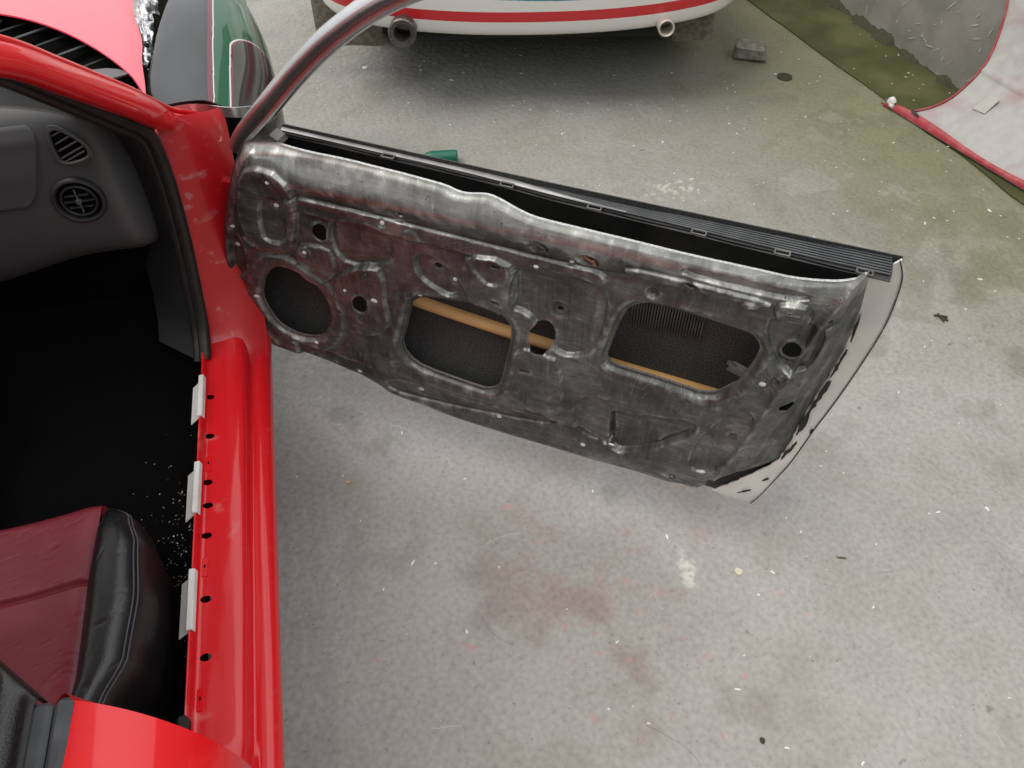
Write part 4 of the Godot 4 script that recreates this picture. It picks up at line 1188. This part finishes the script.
# ---------------------------------------------------------------- the white car behind
func make_white_car() -> void:
	var car := thing("white_car", "white car with red stripe along its rear bumper and twin exhaust pipes", "car", Vector3(0.082, 0, -3.15), 0.6)
	car.rotation.z = 0.012
	var plan := [Vector3(-0.845, 0, -0.80), Vector3(-0.84, 0, -0.45), Vector3(-0.81, 0, -0.22), Vector3(-0.72, 0, -0.09), Vector3(-0.55, 0, -0.035), Vector3(-0.28, 0, -0.008), Vector3(0, 0, 0), Vector3(0.28, 0, -0.008), Vector3(0.55, 0, -0.035), Vector3(0.72, 0, -0.09), Vector3(0.81, 0, -0.22), Vector3(0.84, 0, -0.45), Vector3(0.845, 0, -0.80)]
	for k in plan.size(): plan[k].x *= 1.06
	var prof := [Vector3(-0.10, 0.0, 0), Vector3(-0.03, -0.006, 0), Vector3(-0.008, 0.006, 0), Vector3(0.0, 0.04, 0), Vector3(0.004, 0.10, 0), Vector3(0.002, 0.18, 0), Vector3(-0.012, 0.25, 0), Vector3(-0.03, 0.285, 0), Vector3(-0.08, 0.295, 0)]
	var im := Image.create(256, 256, false, Image.FORMAT_RGB8)
	var white := lin(0.74, 0.73, 0.70); var red := lin(0.56, 0.012, 0.016); var teal := lin(0.03, 0.25, 0.28)
	for y in 256:
		for x in 256:
			var hgt := y / 255.0 * 0.32 - 0.02
			var c := white
			var wv := 0.004 * sin(x * 0.1)
			if hgt > 0.055 and hgt < 0.095: c = red
			if hgt > 0.135 + 0.25 * pow(absf(x - 140) / 128.0, 2.0) and hgt < 0.19: c = teal
			im.set_pixel(x, y, c)
	var pm := mat(Color.WHITE, 0.4, 0.0, 0.7, 0.08)
	pm.albedo_texture = ImageTexture.create_from_image(im)
	var mb := MB.new()
	var nu := 64; var nv := 28
	for j in nv + 1:
		for i in nu + 1:
			var a := row(plan, float(i) / nu); var e := row(plan, minf(1.0, float(i) / nu + 0.01)) - row(plan, maxf(0.0, float(i) / nu - 0.01))
			var out := Vector3(-e.z, 0, e.x).normalized() * -1.0
			if out.dot(Vector3(a.x * 0.3, 0, 1)) < 0.0: out = -out
			var q := row(prof, float(j) / nv)
			var y := 0.335 + 0.055 * pow(clampf(absf(a.x) / 0.82, 0, 1), 2.5) + q.y
			mb.add(a + out * q.x + Vector3(0, y, 0), Vector2(float(i) / nu, (q.y + 0.02) / 0.32))
	for j in nv:
		for i in nu:
			var k := j * (nu + 1) + i
			mb.quad(k, k + 1, k + nu + 2, k + nu + 1)
	build(mb, "rear_bumper", pm, car)
	# body, boot lid and cabin behind the bumper
	mb = MB.new()
	var sect := func(z: float) -> Array:
		var top := look([[-4.2, 0.62], [-3.6, 0.80], [-2.9, 0.92], [-2.3, 1.32], [-1.5, 1.38], [-0.95, 1.30], [-0.55, 0.98], [-0.15, 0.95], [-0.04, 0.90]], z)
		var half := look([[-4.2, 0.6], [-3.8, 0.80], [-0.7, 0.80], [-0.15, 0.70], [-0.04, 0.64]], z)
		var cab := smoothstep(0.98, 1.2, top)
		return [Vector3(-half + 0.03, 0.40, z), Vector3(-half, 0.60, z), Vector3(-half + 0.01, 0.80, z), Vector3(-half + 0.10 + 0.06 * cab, minf(top - 0.02, 0.93), z), Vector3(-half + 0.16 + 0.09 * cab, top - 0.015, z), Vector3(-0.2, top + 0.01, z), Vector3(0.2, top + 0.01, z), Vector3(half - 0.16 - 0.09 * cab, top - 0.015, z), Vector3(half - 0.10 - 0.06 * cab, minf(top - 0.02, 0.93), z), Vector3(half - 0.01, 0.80, z), Vector3(half, 0.60, z), Vector3(half - 0.03, 0.40, z)]
	mb.shell(44, 50, func(u, v): return row(sect.call(lerpf(-0.05, -4.2, v)), u), -0.01)
	build(mb, "body", M.white_paint, car)
	mb = MB.new()
	mb.box(Vector3(0, 0.68, -0.090), Vector3(1.16, 0.46, 0.02), 0.008)
	build(mb, "tail_panel", M.white_paint, car)
	for s in [-1, 1]:
		mb = MB.new()
		mb.box(Vector3(s * 0.42, 0.75, -0.072), Vector3(0.28, 0.12, 0.03), 0.01)
		build(mb, "tail_light", M.red, car)
	mb = MB.new()
	mb.box(Vector3(0, 0.30, -2.1), Vector3(1.16, 0.10, 3.9), 0.02)
	mb.box(Vector3(0, 0.31, -2.2), Vector3(1.56, 0.14, 3.5), 0.02)
	mb.box(Vector3(0.05, 0.30, -0.45), Vector3(0.9, 0.12, 0.30), 0.04)
	build(mb, "underbody", M.under, car)
	for s in [[-0.68, -0.85], [0.68, -0.85], [-0.68, -3.35], [0.68, -3.35]]:
		var wh := Node3D.new(); wh.name = "wheel"; car.add_child(wh, true)
		wh.position = Vector3(s[0], 0.30, s[1]); wh.rotation_degrees.z = 90
		mb = MB.new()
		mb.lathe([[0.18, 0.09], [0.25, 0.10], [0.29, 0.085], [0.30, 0.05], [0.30, -0.05], [0.29, -0.085], [0.25, -0.10], [0.18, -0.09]], 30)
		build(mb, "tyre", M.tyre, wh)
		mb = MB.new()
		mb.lathe([[0.0, -0.07], [0.17, -0.06], [0.185, -0.08], [0.185, 0.08], [0.17, 0.06], [0.0, 0.07]], 24)
		build(mb, "rim", M.alloy, wh)
	# exhausts: a wide dark one, and a small pale one
	mb = MB.new()
	var xf := Transform3D(Basis(Vector3.RIGHT, PI / 2 - 0.12), Vector3(-0.505, 0.375, 0.045))
	mb.lathe([[0.048, -0.20], [0.054, -0.02], [0.056, 0.0], [0.050, 0.006], [0.034, 0.002], [0.031, -0.01], [0.028, -0.12], [0.0, -0.12]], 30, xf)
	build(mb, "exhaust_pipe", M.pipe, car)
	mb = MB.new()
	xf = Transform3D(Basis(Vector3.RIGHT, PI / 2 - 0.12), Vector3(0.525, 0.372, 0.035))
	mb.lathe([[0.030, -0.20], [0.032, -0.01], [0.033, 0.0], [0.029, 0.004], [0.0245, 0.0], [0.024, -0.10], [0.0, -0.10]], 24, xf)
	build(mb, "exhaust_pipe", M.pipe_light, car)
	for q in [[-0.785, 0.29], [0.715, 0.17]]:
		mb = MB.new()
		mb.shell(8, 10, func(u, v): return Vector3(q[0] + (u - 0.5) * q[1], lerpf(0.46, 0.15, v), -0.36 + 0.03 * v + 0.006 * sin(u * 9.0)), 0.006)
		build(mb, "mud_flap", M.flap, car)

# ---------------------------------------------------------------- the yard
func ground_material() -> StandardMaterial3D:
	# 2048 texels across 5.12 m of yard; x from -2.0, z from -4.9
	var w := 2048
	var a := grey_image(noise(501, 0.0022, 5), w, w)
	var b := grey_image(noise(502, 0.0125, 6), w, w)
	var c := grey_image(noise(503, 0.13, 3), w, w)
	var d := grey_image(noise(504, 0.0075, 4), w, w)
	var px := PackedByteArray(); px.resize(w * w * 3)
	var spots := []
	var rng := RandomNumberGenerator.new(); rng.seed = 9
	for q in [[0.26, -0.84, 0.10, 26], [0.17, -0.93, 0.12, 14], [0.45, -0.75, 0.25, 16], [0.35, -0.6, 0.15, 8]]:      # drips of red paint
		for k in q[3]: spots.append([q[0] + rng.randfn(0.0, q[2]), q[1] + rng.randfn(0.0, q[2]), rng.randf_range(0.002, 0.008) * (1.7 if rng.randf() < 0.08 else 1.0), 0])
	for k in 90: spots.append([rng.randf_range(-0.9, 2.2), rng.randf_range(-3.4, -0.4), rng.randf_range(0.002, 0.007), 1])
	for q in [[-0.50, -2.72, 0.16, 0.02], [0.435, -0.985, 0.018, 0.022], [0.6, -2.6, 0.10, 0.03]]:                             # smears of filler
		for k in 60: spots.append([q[0] + rng.randfn(0.0, q[2] * 0.5), q[1] + rng.randfn(0.0, q[3]), rng.randf_range(0.003, 0.012), 2])
	for z in w:
		var wz := -4.9 + z * 0.0025
		for x in w:
			var k := z * w + x
			var wx := -2.0 + x * 0.0025
			var big := a[k] / 255.0 - 0.5; var mid := b[k] / 255.0 - 0.5; var fine := c[k] / 255.0 - 0.5; var st := d[k] / 255.0 - 0.5
			var v := 0.35 * (1.0 + big * 0.20 + mid * 0.20 + fine * 0.30)
			if fine < -0.32: v *= 0.88
			var warm := 1.0 + st * 0.02
			var r := v * 1.0 * warm; var g := v * 0.985; var bl := v * 0.94 / warm
			# algae spreading from the gutter, in blotches
			var dg := (1.611 - wx) * 0.946 + (wz + 3.202) * 0.40
			var al := smoothstep(1.15, 0.0, dg + st * 0.5 + mid * 0.35) * smoothstep(-1.5, -2.3, wz + big * 0.8)
			al = clampf(al, 0, 1) * 0.8
			r = lerpf(r, v * 0.62, al); g = lerpf(g, v * 0.64, al); bl = lerpf(bl, v * 0.34, al)
			# patches of dull greenish dirt, with outlines of their own, commoner in the damp half of the yard
			var dirt := smoothstep(-0.10, 0.34, st * 0.7 + mid * 0.8 + big * 0.3) * 0.12 + smoothstep(-2.0, -2.35, wz + st * 1.8 + mid * 1.4 + big) * 0.16
			r *= 1.0 - dirt * 0.98; g *= 1.0 - dirt * 0.93; bl *= 1.0 - dirt * 1.12
			# old oil stains
			var oil := smoothstep(0.16, 0.46, big * 0.7 + st * 0.5 + mid * 0.5) * 0.16
			r *= 1.0 - oil; g *= 1.0 - oil; bl *= 1.0 - oil * 0.95
			# faint pink overspray
			var pk := smoothstep(0.6, 0.0, Vector2(wx - 0.25, wz + 0.95).length()) * smoothstep(-0.05, 0.3, st + mid * 0.8) * 0.35
			g *= 1.0 - pk * 0.45; bl *= 1.0 - pk * 0.38
			px[k * 3] = int(clampf(pow(maxf(r, 0.001), 0.4545) * 255.0, 0, 255)); px[k * 3 + 1] = int(clampf(pow(maxf(g, 0.001), 0.4545) * 255.0, 0, 255)); px[k * 3 + 2] = int(clampf(pow(maxf(bl, 0.001), 0.4545) * 255.0, 0, 255))
	var tones := [Vector3(0.74, 0.56, 0.56), Vector3(0.30, 0.28, 0.25), Vector3(0.78, 0.77, 0.74)]
	for s in spots:
		var cx: float = (s[0] + 2.0) / 0.0025; var cz: float = (s[1] + 4.9) / 0.0025; var rr: float = s[2] / 0.0025
		for z in range(int(cz - rr - 1), int(cz + rr + 2)):
			for x in range(int(cx - rr - 1), int(cx + rr + 2)):
				if x < 0 or z < 0 or x >= w or z >= w: continue
				var k := z * w + x
				var q := Vector2(x - cx, z - cz).length() + (c[k] / 255.0 - 0.5) * rr * 2.4
				var m := clampf(rr - q, 0, 1) * (0.55 if s[3] == 0 else 0.35)
				for e in 3: px[k * 3 + e] = int(lerpf(px[k * 3 + e], tones[s[3]][e] * 255.0, m))
	for q in 70:                                    # hairline scratches and drag marks in the slab
		var p := Vector2(rng.randf_range(500, 1900), rng.randf_range(500, 1850)); var ang := rng.randf() * TAU; var bend := rng.randfn(0.0, 0.01)
		var tone := rng.randf_range(200.0, 225.0) if rng.randf() < 0.55 else rng.randf_range(70.0, 110.0)
		var alpha := rng.randf_range(0.15, 0.4)
		for n in rng.randi_range(8, 60):
			p += Vector2(cos(ang), sin(ang)); ang += bend + rng.randfn(0.0, 0.05)
			var k := (clampi(int(p.y), 0, w - 1) * w + clampi(int(p.x), 0, w - 1)) * 3
			for ch in 3: px[k + ch] = int(lerpf(px[k + ch], tone, alpha))
	for q in 2600:                                  # pits and grit
		var k := (rng.randi_range(300, w - 2) * w + rng.randi_range(300, w - 2)) * 3
		var tone := 60.0 if rng.randf() < 0.7 else 215.0
		for ch in 3:
			px[k + ch] = int(lerpf(px[k + ch], tone, 0.5))
			if q % 3 == 0: px[k + 3 + ch] = int(lerpf(px[k + 3 + ch], tone, 0.4))
	var m := mat(Color.WHITE, 0.88)
	m.albedo_texture = ImageTexture.create_from_image(Image.create_from_data(w, w, false, Image.FORMAT_RGB8, px))
	m.normal_enabled = true; m.normal_scale = 0.3
	m.normal_texture = noise_tex(505, 0.12, 4, [], 1024, 3.0)
	return m

func make_yard() -> void:
	var wd := Vector3(0.325, 0, 0.946)                  # along the foot of the wall, towards us
	var wn := Vector3(-0.946, 0, 0.325)                 # out of the wall, into the yard
	var foot := Vector3(1.961, 0, -3.392)
	var uvof := func(p: Vector3) -> Vector2: return Vector2((p.x + 2.0) / 5.12, (p.z + 4.9) / 5.12)
	# the slab, one sheet to the horizon, with a dip along the wall for the gutter
	var gd := wd                                        # gutter edge: not quite parallel to the wall
	var mb := MB.new()
	var lines := [-90.0, -30.0, -8.0, -4.0, -2.0, -1.0, 0.0, 1.0, 2.0, 4.0, 8.0, 30.0, 90.0]
	var offs := [-90.0, -0.30, -0.005, 0.0, 0.02, 1.0]
	var nz := noise(511, 0.9, 3)
	var al := []
	for k in 121: al.append(-6.0 + k * 0.1)
	al.push_front(-30.0); al.push_front(-100.0); al.append(30.0); al.append(100.0)
	var ac := [100.0, 30.0, 8.0, 5.0, 4.0, 3.0, 2.0, 1.5, 1.0, 0.7, 0.55, 0.47, 0.42, 0.404, 0.400, 0.385, 0.36, 0.25, 0.10, 0.0, -0.3]
	for i in al.size():
		for j in ac.size():
			var gw: float = 0.36 - 0.05 * clampf(al[i] + 0.2, -1.2, 0.6) + 0.012 * nz.get_noise_1d(al[i] * 4.0)
			var off: float = ac[j] if ac[j] > 0.41 else (gw + (ac[j] - 0.385) if ac[j] > 0.36 else minf(ac[j], gw - 0.03))
			var y := 0.0
			if ac[j] <= 0.385: y = -0.010
			elif ac[j] < 0.41: y = -0.003 if ac[j] < 0.402 else 0.0
			if ac[j] < 0.3: y = -0.014
			var p: Vector3 = foot + wd * al[i] + wn * off + Vector3(0, y, 0)
			mb.add(p, uvof.call(p))
	var nj := ac.size()
	for i in al.size() - 1:
		for j in nj - 1:
			var k := i * nj + j
			mb.quad(k, k + 1, k + nj + 1, k + nj)
	struct(build(mb, "ground", ground_material(), self))
	# mossy gutter bed
	mb = MB.new()
	mb.shell(80, 6, func(u, v):
		var a := lerpf(-6.0, 6.0, u)
		var gw: float = 0.36 - 0.05 * clampf(a + 0.2, -1.2, 0.6) + 0.012 * nz.get_noise_1d(a * 4.0)
		return foot + wd * a + wn * lerpf(-0.02, gw - 0.004, v) + Vector3(0, -0.0035 + 0.001 * sin(v * PI) + 0.001 * nz.get_noise_2d(a * 8.0, v * 2.0), 0), 0.004)
	struct(build(mb, "gutter", M.gutter, self))
	# ragged silt and moss where the wall meets the gutter
	mb = MB.new()
	var rg := noise(512, 9.0, 4)
	mb.shell(700, 4, func(u, v):
		var a := lerpf(-4.0, 3.0, u)
		var t := clampf(0.020 + 0.040 * rg.get_noise_1d(a * 0.8), 0.003, 0.05)
		return foot + wd * a + wn * lerpf(0.0, t * 1.3 + 0.003, v) + Vector3(0, lerpf(t * 0.9, -0.006, v) + 0.004 * rg.get_noise_2d(a * 3.0, v), 0), 0.004)
	var silt := build(mb, "moss_line", M.dirt, self)
	silt.set_meta("kind", "stuff"); tag(silt, "dark ragged moss and silt along the foot of the concrete wall", "moss")
	# wall
	var wall := thing("concrete_wall", "grey weathered concrete wall with pale scuffs beyond the red panel", "wall")
	mb = MB.new()
	var wz := noise(513, 2.0, 4)
	mb.shell(120, 30, func(u, v):
		var a := lerpf(-6.0, 5.0, u)
		var y := lerpf(-0.05, 3.0, v)
		return foot + wd * a + wn * (wz.get_noise_2d(a, y) * 0.006) + Vector3(0, y, 0), -0.22)
	build(mb, "wall_body", M.concrete_wall, wall)
	var rng := RandomNumberGenerator.new(); rng.seed = 31
	mb = MB.new()
	for k in 150:                                       # dabs of pale mortar on the face
		var a := rng.randf_range(-1.2, 0.5); var y := 0.05 + absf(rng.randfn(0.22, 0.16))
		var l := rng.randf_range(0.006, 0.03) * (1.0 if rng.randf() < 0.8 else 1.6); var wdt := rng.randf_range(0.0012, 0.004)
		var ang := rng.randfn(1.0, 0.5)
		var o: Vector3 = foot + wd * a + wn * (wz.get_noise_2d(a, y) * 0.006 + 0.0025) + Vector3(0, y, 0)
		var ex := wd * cos(ang) + Vector3.UP * sin(ang); var ey := wd * -sin(ang) + Vector3.UP * cos(ang)
		var pts := []
		for q in 8: pts.append(o + ex * cos(q * TAU / 8) * l * rng.randf_range(0.6, 1.2) + ey * sin(q * TAU / 8) * wdt * rng.randf_range(0.5, 1.4))
		for q in range(1, 7): mb.flat_tri(pts[0], pts[q], pts[q + 1])
	var sc := build(mb, "scuff_marks", mat(lin(0.50, 0.49, 0.46), 0.9), wall)
	sc.set_meta("kind", "stuff")

func make_light_blocker() -> void:
	# unseen wall added behind the camera to block low light from that side
	var blocker := thing("light_blocker", "long plain wall added behind the camera to block low light, outside the picture", "added_wall", Vector3(0, 0, 4.2))
	var mb := MB.new()
	mb.box(Vector3(0, 1.9, 0.15), Vector3(16.0, 3.8, 0.3), 0.02)
	build(mb, "blocker_wall", mat(lin(0.34, 0.33, 0.31), 0.9), blocker)
	mb = MB.new()
	mb.box(Vector3(0, 3.88, 0.05), Vector3(16.2, 0.14, 0.5), 0.02)
	build(mb, "blocker_cap", mat(lin(0.10, 0.10, 0.10), 0.8), blocker)

func make_loose_panel() -> void:
	# a front wing with its arch, leant against the wall, inner face towards us
	var root := thing("loose_body_panel", "loose red car wing leaning on the wall, whitish primer on its inside", "car panel", Vector3(1.61, 0, -3.211))
	var e := Vector3(0.478, 0, 0.878); var up := Vector3(0.541, 0.788, -0.295); var n := Vector3(-0.692, 0.616, 0.377)
	var arch := [[0.0, 0.0], [0.05, 0.008], [0.098, 0.022], [0.159, 0.073], [0.200, 0.141], [0.213, 0.207], [0.219, 0.279], [0.211, 0.341], [0.189, 0.406], [0.161, 0.472], [0.124, 0.542], [0.07, 0.60], [0.0, 0.645]]
	var at := func(a: float, b: float, c: float) -> Vector3: return e * a + up * b + n * c
	var bulge := func(a: float, b: float) -> float: return -0.05 * sin(clampf(b / 0.66, 0, 1) * PI) + 0.012 * exp(-pow((b - 0.30 + 0.02 * (a - 0.22)) / 0.007, 2.0)) * 0.6
	var arc := spline2(arch, 6)
	var ns := arc.size()
	var dn := noise(601, 6.0, 3)
	var sheet := func(u: float, v: float) -> Vector3:
		var k := v * (ns - 1); var i := mini(int(k), ns - 2)
		var p := arc[i].lerp(arc[i + 1], k - i)
		var a := lerpf(p.x, 0.95, u); var b := lerpf(p.y, p.y * 0.94, u)
		return at.call(a, b, bulge.call(a, b) + dn.get_noise_2d(a, b) * 0.003)
	var mb := MB.new()
	mb.shell(50, 70, sheet, 0.002)
	var pm := mat(Color.WHITE, 0.5)
	pm.albedo_texture = noise_tex(602, 0.010, 5, [[0.0, lin(0.34, 0.16, 0.18)], [0.26, lin(0.36, 0.27, 0.28)], [0.40, lin(0.36, 0.355, 0.35)], [0.6, lin(0.42, 0.415, 0.41)], [0.9, lin(0.34, 0.335, 0.33)]])
	triplanar(pm, 1.5)
	build(mb, "inner_face", pm, root)
	# red lips: the arch edge and the bottom edge turned towards us
	mb = MB.new()
	var lip := PackedVector3Array()
	for k in ns: lip.append(sheet.call(0.0, float(k) / (ns - 1)) + n * 0.006)
	mb.tube(lip, 0.0045, 8)
	var dusty := mottled(603, lin(0.30, 0.02, 0.03), lin(0.38, 0.03, 0.045), lin(0.42, 0.12, 0.13), 0.45, 0.01, 3.0, 0.2)
	build(mb, "arch_lip", dusty, root)
	mb = MB.new()
	mb.shell(40, 6, func(u, v):
		var a := lerpf(-0.012, 0.95, u)
		return at.call(a, lerpf(0.030 + 0.008 * sin(a * 9.0) - 0.02 * exp(-a / 0.04), 0.002, v) , 0.012 + 0.003 * sin(v * PI)) , 0.004)
	build(mb, "bottom_lip", dusty, root)
	mb = MB.new()
	mb.slab(pv2([[0.31, 0.16], [0.365, 0.165], [0.375, 0.235], [0.33, 0.235]]), 0.002, Transform3D(Basis(e, up, n), n * (-0.028)))
	build(mb, "tape_patch", mat(lin(0.46, 0.45, 0.43), 0.7), root)
	mb = MB.new()
	mb.tube(spline([at.call(0.02, 0.02, 0.02), at.call(0.028, 0.035, 0.028), at.call(0.04, 0.025, 0.02)], 4), 0.012, 8)
	mb.tube(spline([at.call(0.03, 0.015, 0.02), at.call(0.05, 0.012, 0.022)], 4), 0.009, 8)
	build(mb, "filler_lump", M.fleck, root)
	mb = MB.new()
	mb.slab(pv2([[0.13, 0.032], [0.17, 0.028], [0.172, 0.036], [0.135, 0.042]]), 0.004, Transform3D(Basis(e, up, n), n * 0.026))
	build(mb, "slot", M.plastic_dark, root)

func chip(called: String, label: String, category: String, at: Vector3, size: Vector3, turn: float, m: Material, sd: int) -> void:
	var rng := RandomNumberGenerator.new(); rng.seed = sd
	var mb := MB.new()
	var sh := PackedVector2Array()
	for k in 7: sh.append(Vector2(cos(k * TAU / 7) * size.x * 0.5 * rng.randf_range(0.75, 1.1), sin(k * TAU / 7) * size.z * 0.5 * rng.randf_range(0.75, 1.1)))
	mb.slab(sh, size.y, Transform3D(Basis(Vector3.RIGHT, -PI / 2), Vector3(0, size.y, 0)))
	var o := build(mb, numbered(called), m, self)
	o.position = at; o.rotation.y = turn
	tag(o, label, category)

func make_litter() -> void:
	# broken block by the bumper
	var blk := MB.new()
	var nb := noise(701, 12.0, 3)
	for s in 1:
		var b := blk.v.size()
		blk.box(Vector3(0, 0.038, 0), Vector3(0.14, 0.066, 0.085), 0.012)
		for k in range(b, blk.v.size()):
			var p := blk.v[k]
			blk.v[k] = p + Vector3(nb.get_noise_3dv(p), absf(nb.get_noise_3dv(p + Vector3.ONE)) * (1.0 if p.y > 0.03 else 0.0), nb.get_noise_3dv(p + Vector3.ONE * 3.0)) * 0.022
	var o := build(blk, "concrete_block", M.stone, self)
	o.position = Vector3(1.107, 0, -3.64); o.rotation.y = -0.25
	tag(o, "broken grey concrete block on the ground beside the white car's bumper", "concrete block")
	# small dark drain cap
	var cap := MB.new()
	cap.lathe([[0.034, 0.0], [0.034, 0.006], [0.028, 0.007], [0.024, 0.003], [0.0, 0.002]], 20)
	o = build(cap, "drain_cap", M.dirt, self)
	o.position = Vector3(1.235, 0, -3.46); o.rotation.y = 0.3
	tag(o, "small dark round cap lying on the ground near the broken block", "cap")
	# green bottle behind the door
	var bt := thing("green_bottle", "small green plastic bottle lying on the ground behind the open door", "bottle", Vector3(-0.288, 0.026, -2.775))
	var xf := Transform3D(Basis(Vector3.UP, 0.10) * Basis(Vector3.BACK, PI / 2), Vector3.ZERO)
	var mb := MB.new()
	mb.lathe([[0.0, -0.075], [0.022, -0.073], [0.025, -0.068], [0.025, 0.03], [0.020, 0.05], [0.013, 0.06]], 20, xf)
	build(mb, "bottle_body", M.green, bt)
	mb = MB.new()
	mb.lathe([[0.015, 0.058], [0.0155, 0.085], [0.0, 0.086]], 16, xf)
	build(mb, "cap", M.green, bt)
	chip("paint_flake", "thin white flake standing out on bare concrete below the door corner", "paint flake", Vector3(0.397, 0, -1.076), Vector3(0.007, 0.002, 0.017), 0.2, M.fleck, 1)
	chip("wood_scrap", "cream square scrap on the concrete right of the chalky smear", "scrap", Vector3(0.561, 0, -0.977), Vector3(0.022, 0.003, 0.022), 0.4, M.cream, 2)
	chip("dry_leaf", "narrow olive dried leaf lying right of the cream scrap", "leaf", Vector3(0.829, 0, -1.016), Vector3(0.026, 0.002, 0.007), -0.1, M.leaf, 3)
	chip("pebble", "dark pebble on the concrete near the bottom edge of the picture", "pebble", Vector3(0.537, 0, -0.575), Vector3(0.011, 0.006, 0.014), 0.3, M.twig, 4)
	chip("paint_flake", "white curled flake lying lower left of the olive leaf", "paint flake", Vector3(0.505, 0, -0.685), Vector3(0.016, 0.002, 0.005), -0.1, M.fleck, 5)
	chip("paint_flake", "bright white flake alone at the right side of the concrete", "paint flake", Vector3(1.25, 0, -1.16), Vector3(0.008, 0.002, 0.016), 0.3, M.fleck, 6)
	chip("paint_flake", "white sliver on the concrete near the sill, below the door's lower edge", "paint flake", Vector3(-0.248, 0, -1.002), Vector3(0.006, 0.002, 0.020), -0.4, M.fleck, 7)
	chip("paint_flake", "short white sliver between the red paint drips and the sill", "paint flake", Vector3(-0.106, 0, -0.821), Vector3(0.006, 0.002, 0.013), 0.3, M.fleck, 8)
	chip("wood_scrap", "tiny tan scrap on concrete close to the middle of the sill", "scrap", Vector3(-0.443, 0, -1.246), Vector3(0.010, 0.003, 0.013), 0.2, M.tan, 9)
	chip("paint_flake", "white flake right of the door's top rear corner", "paint flake", Vector3(1.585, 0, -2.075), Vector3(0.020, 0.002, 0.008), -0.3, M.fleck, 10)
	chip("paint_flake", "largest white flake on dark concrete under the window post", "paint flake", Vector3(-0.68, 0, -3.55), Vector3(0.03, 0.003, 0.03), 0.3, M.fleck, 12)
	# twig cluster
	var tw := MB.new()
	for q in [[-0.02, 0.0, 0.02, -0.012], [-0.01, -0.012, 0.014, 0.016], [0.0, 0.0, 0.024, 0.004]]:
		tw.tube(PackedVector3Array([Vector3(q[0], 0.004, q[1]), Vector3((q[0] + q[2]) * 0.5, 0.008, (q[1] + q[3]) * 0.5 + 0.003), Vector3(q[2], 0.003, q[3])]), 0.0032, 6)
	o = build(tw, "twig", M.twig, self)
	o.position = Vector3(1.383, 0, -1.886); o.rotation.y = -0.5
	tag(o, "small dark twig bundle on concrete right of the door's rear edge", "twig")
	# uncountable flecks
	var fl := MB.new()
	var rng := RandomNumberGenerator.new(); rng.seed = 42
	for k in 620:
		var p := Vector3(rng.randf_range(-1.0, 2.2), 0.0, rng.randf_range(-3.9, -0.3))
		if p.z > -2.2 and rng.randf() < 0.55: continue
		var s := rng.randf_range(0.0010, 0.0034) * (1.8 if rng.randf() < 0.08 else 1.0)
		var a := rng.randf() * TAU; var ln := rng.randf_range(1.0, 2.4)
		var ex := Vector3(cos(a), 0, sin(a)) * s * ln; var ez := Vector3(-sin(a), 0, cos(a)) * s
		var q := [p - ex * 0.9 - ez * 0.4, p + ex - ez * 0.7, p + ex * 0.6 + ez, p - ex * 0.7 + ez * 0.6]
		var y := Vector3.UP * 0.0018
		fl.out_quad(q[0] + y, q[1] + y, q[2] + y, q[3] + y, p - y)
		for e in 4: fl.out_quad(q[e], q[(e + 1) % 4], q[(e + 1) % 4] + y, q[e] + y, p)
	var f := build(fl, "flecks", M.fleck, self)
	f.set_meta("kind", "stuff"); tag(f, "tiny white paint flecks scattered over the concrete yard", "flecks")

func _ready() -> void:
	var cam := Camera3D.new(); cam.name = "camera"; add_child(cam)
	cam.position = Vector3(0, 1.8, 0); cam.rotation_degrees.x = -48.351; cam.fov = 51.06; cam.near = 0.05; cam.far = 400.0
	cam.current = true
	var env := Environment.new()
	env.background_mode = Environment.BG_SKY
	var sky := Sky.new(); var sm := ProceduralSkyMaterial.new()
	sm.sky_top_color = Color(1.0, 1.0, 1.0); sm.sky_horizon_color = Color(0.66, 0.67, 0.68); sm.sky_curve = 0.6
	sm.ground_bottom_color = Color(0.35, 0.35, 0.34); sm.ground_horizon_color = Color(0.6, 0.6, 0.6)
	sm.sun_angle_max = 1.0
	sky.sky_material = sm; env.sky = sky
	env.tonemap_mode = Environment.TONE_MAPPER_LINEAR; env.tonemap_exposure = 2.3
	env.sdfgi_enabled = true; env.ssao_enabled = true; env.ssil_enabled = true
	var we := WorldEnvironment.new(); we.name = "world_environment"; we.environment = env; add_child(we)
	var sun := DirectionalLight3D.new(); sun.name = "sun"; add_child(sun)
	sun.rotation_degrees = Vector3(-64, -80, 0); sun.light_energy = 0.28; sun.light_angular_distance = 40.0; sun.light_color = Color(1.0, 0.98, 0.95); sun.shadow_enabled = true
	make_materials()
	make_yard()
	make_light_blocker()
	make_white_car()
	make_car()
	make_loose_panel()
	make_litter()
